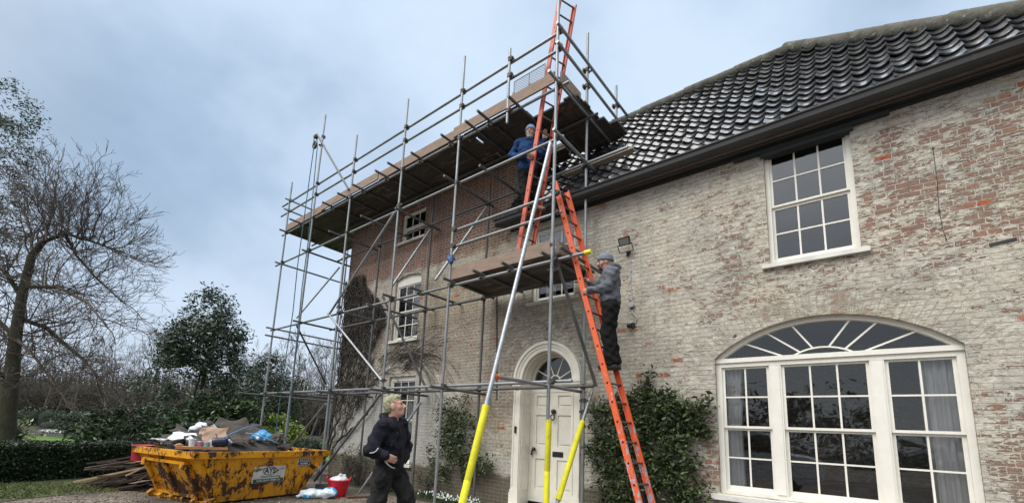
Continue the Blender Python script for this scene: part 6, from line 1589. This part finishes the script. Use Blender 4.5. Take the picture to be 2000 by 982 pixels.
for px, py, tx, ty in ((108, 456, 110, 335), (128, 456, 146, 345), (150, 462, 190, 320), (175, 470, 222, 365), (90, 470, 66, 330), (200, 480, 262, 425), (60, 500, 20, 350), (215, 486, 280, 470), (160, 466, 180, 355), (190, 476, 240, 390), (120, 456, 128, 380), (75, 480, 88, 345), (225, 488, 285, 520)):
    a, b = tp(px, py, R.uniform(-.5, .5)), tp(tx, ty, R.uniform(-.8, .8)); p = a; r = .035; NN = 7
    for i in range(NN):
        q = lerp(a, b, (i+1)/NN)+V(R.gauss(0, .05), R.gauss(0, .05), R.gauss(0, .03)); segs.append((p, q, r, r*.80)); p = q; r *= .80
        if i > 1:
            for _ in range(3): grow(segs, p, (b-a).normalized()+V(R.gauss(0, .6), R.gauss(0, .6), R.gauss(0, .4)), .45, max(r*.6, .005), 2, R, .55, .08, (1, 3), .7, .12, 3, .0055)
big = [s for s in segs if s[2] > .055]; small = [s for s in segs if s[2] <= .055]
Vv, Ff = tubesnp(big, 8); npobj('trunk', Vv, Ff, M['bark'], th); Vv, Ff = tubesnp(small, 3); npobj('crown', Vv, Ff, M['twig'], th, smooth=False)
# ---- bare trees of the far wood (three shapes copied)
def baretree(seed, Hh):
    R = random.Random(seed); segs = []; p = V(0, 0, 0); r = Hh*.016; d = V(0, 0, 1)
    for i in range(6):
        q = p+V(R.gauss(0, .15), R.gauss(0, .15), Hh*.11); segs.append((p, q, r, r*.86)); p = q; r *= .86
        if i >= 1:
            for k in range(3): grow(segs, p, V(R.gauss(0, 1), R.gauss(0, 1), R.uniform(.3, 1.1)), Hh*.17, r*.55, 4, R, .6, .2, (2, 3), .72, .13, 2, .012)
    grow(segs, p, (0, 0, 1), Hh*.2, r, 4, R, .55, .2, (2, 4), .72, .12, 2, .012); return segs
WL = ['slender bare tree in the wood behind the garden', 'broad bare tree in the wood behind the garden', 'crooked bare tree in the wood behind the garden']
wp = []
for k, (sd_, Hh) in enumerate(((5, 9.5), (8, 10.5), (13, 8.5))):
    th = thing('bare_tree', (0, 0, 0), WL[k], 'tree', 'bare trees in the far wood'); s = baretree(sd_, Hh)
    thick = [x for x in s if x[2] > .06]; thin = [x for x in s if x[2] <= .06]
    Vv, Ff = tubesnp(thick, 5)
    npobj('trunk', Vv, Ff, M['twig_far'], th)
    Vv, Ff = tubesnp(thin, 3)
    npobj('crown', Vv, Ff, M['twig_far'], th, smooth=False); wp.append(th)
R = random.Random(9); used = set()
for i, (px, dep, sc) in enumerate([(-120, 44, 1.0), (-70, 50, 1.1), (-30, 46, 1.0), (20, 52, 1.15), (70, 45, .95), (110, 54, 1.15), (150, 47, 1.0), (190, 53, 1.1), (230, 45, .95), (265, 50, 1.1), (300, 56, 1.25), (335, 47, .95), (470, 52, 1.0), (500, 47, .95), (525, 58, 1.25), (548, 50, 1.15), (570, 60, 1.35), (590, 48, 1.05), (612, 55, 1.25), (632, 50, 1.1), (655, 58, 1.2)]):
    b = atd(px, 815, dep); b.z = 0; k = i % 3; rz = R.uniform(0, 6.28)
    if k not in used: wp[k].location = b; wp[k].rotation_euler = (0, 0, rz); wp[k].scale = (sc*.86,)*3; used.add(k)
    else: copy_thing(wp[k], b, rz, sc*.86)
# far understorey: one mass nobody could count
segs = []
for i in range(8500):
    px = R.uniform(-250, 720); dep = R.uniform(58, 84); b = atd(px, 815, dep); b.z = R.uniform(0, 1); h = R.uniform(2.0, 8.2)*R.uniform(.5, 1)
    a = b+V(R.gauss(0, .8), R.gauss(0, .8), h); segs.append((b, a, .10, .03))
    for k in range(3): c = lerp(b, a, R.uniform(.3, 1)); segs.append((c, c+V(R.gauss(0, 1.0), R.gauss(0, 1.0), R.uniform(.2, 1.2)), .045, .015))
Vv, Ff = tubesnp(segs, 3); tag(npobj('far_wood', Vv, Ff, M['twig_far'], smooth=False), 'tangle of bare undergrowth closing the view beyond the garden', 'wood', kind='stuff')
L = []
for k in range(26): a = atd(-260+k*40+R.uniform(-10, 10), 812, 90+R.uniform(0, 6)); a.z = R.uniform(0, 1.5); L.append((a, (R.uniform(4, 6), R.uniform(3, 4), R.uniform(3.0, 6.2))))
C_, nrm = clumped(60000, L, 1500, .6, .7); C_[:, 2] = np.maximum(C_[:, 2], .1); Vv, Ff = leafmesh(C_, .34, ratio=.5); tag(npobj('far_wood', Vv, Ff, M['leaf_wood'], smooth=False), 'dark mass of distant evergreen wood behind the bare trees', 'wood', kind='stuff')

# ---- climbers on the wall
def wallclimber(label, boxes, n, leaf, stems, name='wall_climber', y=7.42):
    """boxes: lobes on the wall plane (x, z, rx, rz, weight)"""
    boxes = [tuple(float(v) for v in b) for b in boxes]; bx = sum(b[0] for b in boxes)/len(boxes); th = thing(name, (bx, 7.45, 0), label, 'climbing plant')
    w = np.array([b[4]*b[2]*b[3] for b in boxes]); w = w/w.sum(); ncl = max(12, n//30)
    ci = rng.choice(len(boxes), ncl, p=w); B = np.array(boxes); a = rng.uniform(0, 2*PI, ncl); r = np.sqrt(rng.uniform(0, 1, ncl))
    cx = B[ci, 0]+B[ci, 2]*r*np.cos(a); cz = B[ci, 1]+B[ci, 3]*r*np.sin(a); cy = y-rng.uniform(0, .16, ncl)
    i = rng.integers(0, ncl, n); C_ = np.stack([cx[i]+rng.normal(0, .075, n), cy[i]+rng.normal(0, .035, n), cz[i]+rng.normal(0, .06, n)], 1)
    C_[:, 2] = np.maximum(C_[:, 2], .05); C_[:, 1] = np.minimum(C_[:, 1], 7.47)
    Vv, Ff = leafmesh(C_, leaf, ratio=.42, droop=.5, normals=np.tile(np.array([[0, -.45, 0]]), (n, 1)), up=.2); npobj('foliage', Vv, Ff, M['leaf_climb'], th, smooth=False)
    R = random.Random(n); segs = []
    for pts in stems:
        p = V(*pts[0]); r = .022
        for q in pts[1:]: q = V(*q); segs.append((p, q, r, r*.8)); p = q; r *= .8
    for k in range(ncl//2):
        j = R.randrange(ncl); s_ = R.choice(stems); b = V(*s_[min(len(s_)-1, R.randrange(1, len(s_)))]); e = V(cx[j], cy[j], cz[j])
        if (e-b).length < .7: segs.append((b, e, .007, .003))
    Vv, Ff = tubesnp(segs, 5); npobj('stem', Vv, Ff, M['vine'], th); return th
wx = lambda px, py: at(px, py, 7.42)
def WB(px, py, rxp, rzp, wt=1.0):
    c = wx(px, py); e = wx(px+rxp, py); f = wx(px, py-rzp); return (c.x, c.z, abs(e.x-c.x), abs(f.z-c.z), wt)
bR = [WB(1255, 795, 60, 34, 1.2), (WB(1315, 815, 60, 40, 1.1)), WB(1200, 800, 38, 26), WB(1190, 885, 38, 40), WB(1180, 850, 26, 30, .6), WB(1330, 880, 40, 45, .9), WB(1260, 860, 50, 50, .55), WB(1265, 930, 70, 45, .8), WB(1340, 955, 40, 30, .7), WB(1210, 955, 40, 40, .6), WB(1305, 770, 30, 16, .6), WB(1355, 850, 26, 18, .8)]
gR = [(-2.95, 7.44, 0), (-2.95, 7.44, .7), (-3.1, 7.44, 1.3), (-3.3, 7.44, 1.9)]
wallclimber('dense dark leaved climber on the wall between front door and arched window', bR, 8800, .088, [gR, [(-2.9, 7.44, 0), (-2.7, 7.44, .9), (-2.4, 7.44, 1.5), (-2.2, 7.44, 2.0)], [(-2.9, 7.44, .6), (-2.95, 7.44, 1.5), (-2.85, 7.44, 2.25)]])
c = wx(1265, 750); 
bL = [WB(890, 790, 26, 20, .8), WB(905, 800, 36, 30, .7), WB(885, 830, 30, 34), WB(900, 870, 40, 36, .9), WB(870, 890, 34, 30, .7), WB(930, 905, 34, 24, .7), WB(895, 925, 46, 28, .7), WB(955, 915, 22, 12, .8), WB(862, 850, 16, 16, .6), WB(960, 790, 10, 18, .8), WB(930, 850, 14, 16, .8)]
a, b, c, d = wx(905, 960), wx(900, 890), wx(890, 820), wx(915, 770)
wallclimber('thin straggling climber on the wall left of the front door', bL, 3400, .080, [[tuple(x) for x in (V(a.x, 7.44, 0), a, b, c)], [tuple(x) for x in (V(a.x, 7.44, 0), b, c, d)]])
wallclimber('small sprig of green leaves beside the left jamb of the arched window', [WB(1382, 792, 9, 6)], 70, .10, [[tuple(wx(1360, 800)), tuple(wx(1385, 790))]])
wallclimber('single thin shoot rising up the wall above the right climber', [WB(1266, 755, 6, 14), WB(1268, 735, 5, 8)], 60, .10, [[tuple(wx(1264, 780)), tuple(wx(1266, 735))]])
# ---- bare vine on the left corner
th = thing('bare_vine', (-12.3, 7.45, 0), 'thick mat of bare brown vine stems climbing the left corner of the house', 'climbing plant')
R = random.Random(31); segs = []
def cover(x, z):  # 0..1 density of the mat
    if z > 6.15: return 0
    right = -10.55 - .25*max(0, z-4.6) - max(0, 2.9-z)*.55 + .25*math.sin(z*3.1) - max(0, z-5.3)*.9
    if x < -12.67 or x > right: return 0
    return 1
for i in range(2600):
    z = R.uniform(.9, 5.9)**1.0; x = R.uniform(-12.65, -10.4)
    if not cover(x, z) or R.random() > (.06+.13*max(0, z-1.3) if z < 3.4 else .33+.09*(z-3.4))*1.15: continue
    ang = R.gauss(.95, .55) if R.random() < .7 else R.gauss(2.1, .5); r = R.choice([.007, .009, .013, .018]); y = 7.47-R.uniform(0, .10)
    for s in range(R.randint(4, 9)):
        ang += R.gauss(0, .38); nx_, nz_ = x+math.cos(ang)*.13, z+math.sin(ang)*.13
        if not cover(nx_, nz_): break
        ny = min(7.485, max(7.36, y+R.gauss(0, .02))); segs.append(((x, y, z), (nx_, ny, nz_), r, r*.9)); x, y, z = nx_, ny, nz_; r *= .93
for pts in ([(-12.9, 7.3, 0), (-12.62, 7.38, .55), (-12.2, 7.42, 1.0), (-11.7, 7.42, 1.7), (-11.2, 7.42, 2.3), (-10.8, 7.42, 3.2)], [(-12.62, 7.38, .55), (-12.3, 7.40, 1.4), (-12.1, 7.42, 2.4), (-11.9, 7.42, 3.6), (-12.0, 7.42, 5.0), (-11.8, 7.42, 6.0)], [(-12.55, 7.38, .7), (-12.5, 7.42, 2), (-12.4, 7.42, 3.4), (-12.5, 7.42, 5.2)], [(-12.2, 7.42, 1.0), (-11.3, 7.42, 1.5), (-10.7, 7.42, 1.9), (-10.2, 7.43, 2.6)]):
    r = .038
    fine = [V(*pts[0])]
    for p, q in zip(pts[:-1], pts[1:]):
        for k in range(1, 7): w_ = lerp(V(*p), V(*q), k/6); fine.append(w_+V(R.gauss(0, .05), 0, R.gauss(0, .03)))
    for p, q in zip(fine[:-1], fine[1:]): segs.append((p, q, r, r*.965)); r *= .965
Vv, Ff = tubesnp(segs, 5); npobj('stem', Vv, Ff, M['vine'], th)
th = thing('bare_vine', (-9.0, 7.45, 2.4), 'fine bare vine twigs arching over the ground floor window behind the scaffolding', 'climbing plant'); segs = []
for i in range(60):
    p = V(R.uniform(-10.6, -9.2), 7.45, R.uniform(2.9, 3.4)); ang = R.uniform(.3, .9); r = R.uniform(.005, .011); dirx = 1
    for s in range(R.randint(8, 20)):
        ang += R.gauss(-.085, .12); q = p+V(math.cos(ang)*.15, R.gauss(0, .01), math.sin(ang)*.15); q.y = min(7.48, max(7.38, q.y)); segs.append((p, q, r, r*.94)); p = q; r *= .94
Vv, Ff = tubesnp(segs, 4); npobj('stem', Vv, Ff, M['vine'], th)
# ---- rosemary like shrub at the foot of the wall and small plants
def spiky(label, px, Y, n, h, spread, mat, lf=.07):
    c = at(px, 940, Y); b = V(c.x, Y, 0); th = thing('spiky_shrub', tuple(b), label, 'shrub'); R = random.Random(int(px)); segs = []; P = []
    for i in range(n):
        d = V(R.gauss(0, spread), R.gauss(0, spread*.6), 1).normalized(); L = h*R.uniform(.5, 1.1); p = b+V(R.gauss(0, .12), R.gauss(0, .08), 0); k = 7
        for s in range(k):
            d = (d+V(R.gauss(0, .09), R.gauss(0, .09), .02)).normalized(); q = p+d*L/k; segs.append((p, q, .006, .005)); p = q
            for _ in range(3 if s < k-1 else 14): P.append(p+V(R.gauss(0, .035), R.gauss(0, .035), R.gauss(0, .03)))
    Vv, Ff = tubesnp(segs, 4); npobj('stem', Vv, Ff, M['twig'], th); Vv, Ff = leafmesh(np.array([list(p) for p in P]), lf, ratio=.22, up=.8); npobj('foliage', Vv, Ff, mat, th, smooth=False)
spiky('spiky dark shrub at the wall behind the red tub', 700, 6.95, 46, .85, .34, M['leaf_wood'])
spiky('tall thin stemmed spiky shrub left of the red tub against the wall', 672, 7.1, 26, 1.05, .22, M['leaf_wood'])
spiky('low spiky shrub at the wall right of the standing man', 838, 7.15, 22, .55, .4, M['leaf_wood'])
# ---- what the windows reflect: a van on the drive and trees behind the viewer
M['vanwhite'] = simple('white_van_paint', (.70, .72, .74), (.66, .68, .70), .3); M['tyre'] = simple('tyre_rubber', (.018, .018, .018), None, .85); M['vanglass'] = simple('dark_van_glass', (.015, .018, .02), None, .08); M['tail'] = simple('red_tail_lamp', (.5, .02, .02), None, .3)
vn = thing('parked_van', (-4.2, -4.0, 0), 'white panel van parked on the drive behind the viewer and mirrored in the arched window', 'van')
q = MB(); q.prism([(-2.6, .35), (2.3, .35), (2.6, .55), (2.55, 1.0), (1.75, 1.25), (1.15, 1.98), (.9, 2.05), (-2.5, 2.05), (-2.62, 1.9)], 'y', -4.9, -3.1); q.v = [(x-4.2, y, z) for x, y, z in q.v]; q.build('van_body', M['vanwhite'], vn)
q = MB(); q.prism([(1.72, 1.27), (1.17, 1.93), (.3, 1.93), (.3, 1.27)], 'y', -4.91, -3.09); q.v = [(x-4.2, y, z) for x, y, z in q.v]; q.build('side_window', M['vanglass'], vn)
for x in (-1.55, 1.6):
    for y in (-4.82, -3.18):
        q = MB(); q.lathe((x-4.2, y, .34), [(.001, -.1), (.2, -.11), (.33, -.1), (.34, .0), (.33, .1), (.2, .11), (.001, .1)], 20, 'y'); q.build('wheel', M['tyre'], vn, smooth=math.radians(40))
for y in (-4.86, -3.26): q = MB(); q.box(-6.86, -6.80, y, y+.12, .8, 1.4); q.build('tail_lamp', M['tail'], vn)
vs_, fs_ = text_mesh('ST', .42, .012); q = MB(); q.add([(-5.0-x, -3.088, 1.50+y) for x, y, z in vs_], fs_); q.build('lettering', M['ink'], vn, fix=False)
L = []
for k in range(40):
    a = -.80+k*.062; hh = R.uniform(6, 9.5) if a < .0 else R.uniform(1.8, 3.5); L.append((V(55*math.sin(a), -55*math.cos(a)*.9, .5), (R.uniform(3, 4.5), R.uniform(3.5, 6), hh)))
C_, nrm = clumped(45000, L, 1200, .8, .6); C_[:, 2] = np.maximum(C_[:, 2], .1); Vv, Ff = leafmesh(C_, .5, ratio=.6); tag(npobj('tree_belt', Vv, Ff, M['leaf_wood'], smooth=False), 'dark belt of trees across the fields behind the viewer', 'wood', kind='stuff')

# ---- blades of the verge in front of the hedge
P = []
R = random.Random(77)
while len(P) < 5200:
    a = atz(R.uniform(-30, 230), R.uniform(945, 975), 0)
    if a.x > -11.2 and a.y > 1.0: continue
    P.append((a.x, a.y, R.uniform(.01, .04)))
Vv, Ff = leafmesh(np.array(P), .075, ratio=.14, up=.2, droop=-1.2)
M['blade'] = leafmat('grass_blade', (.060, .085, .018), (.11, .13, .035), .7)
tag(npobj('verge_grass', Vv, Ff, M['blade'], smooth=False), 'short rough grass growing along the foot of the clipped hedge', 'grass', kind='stuff')
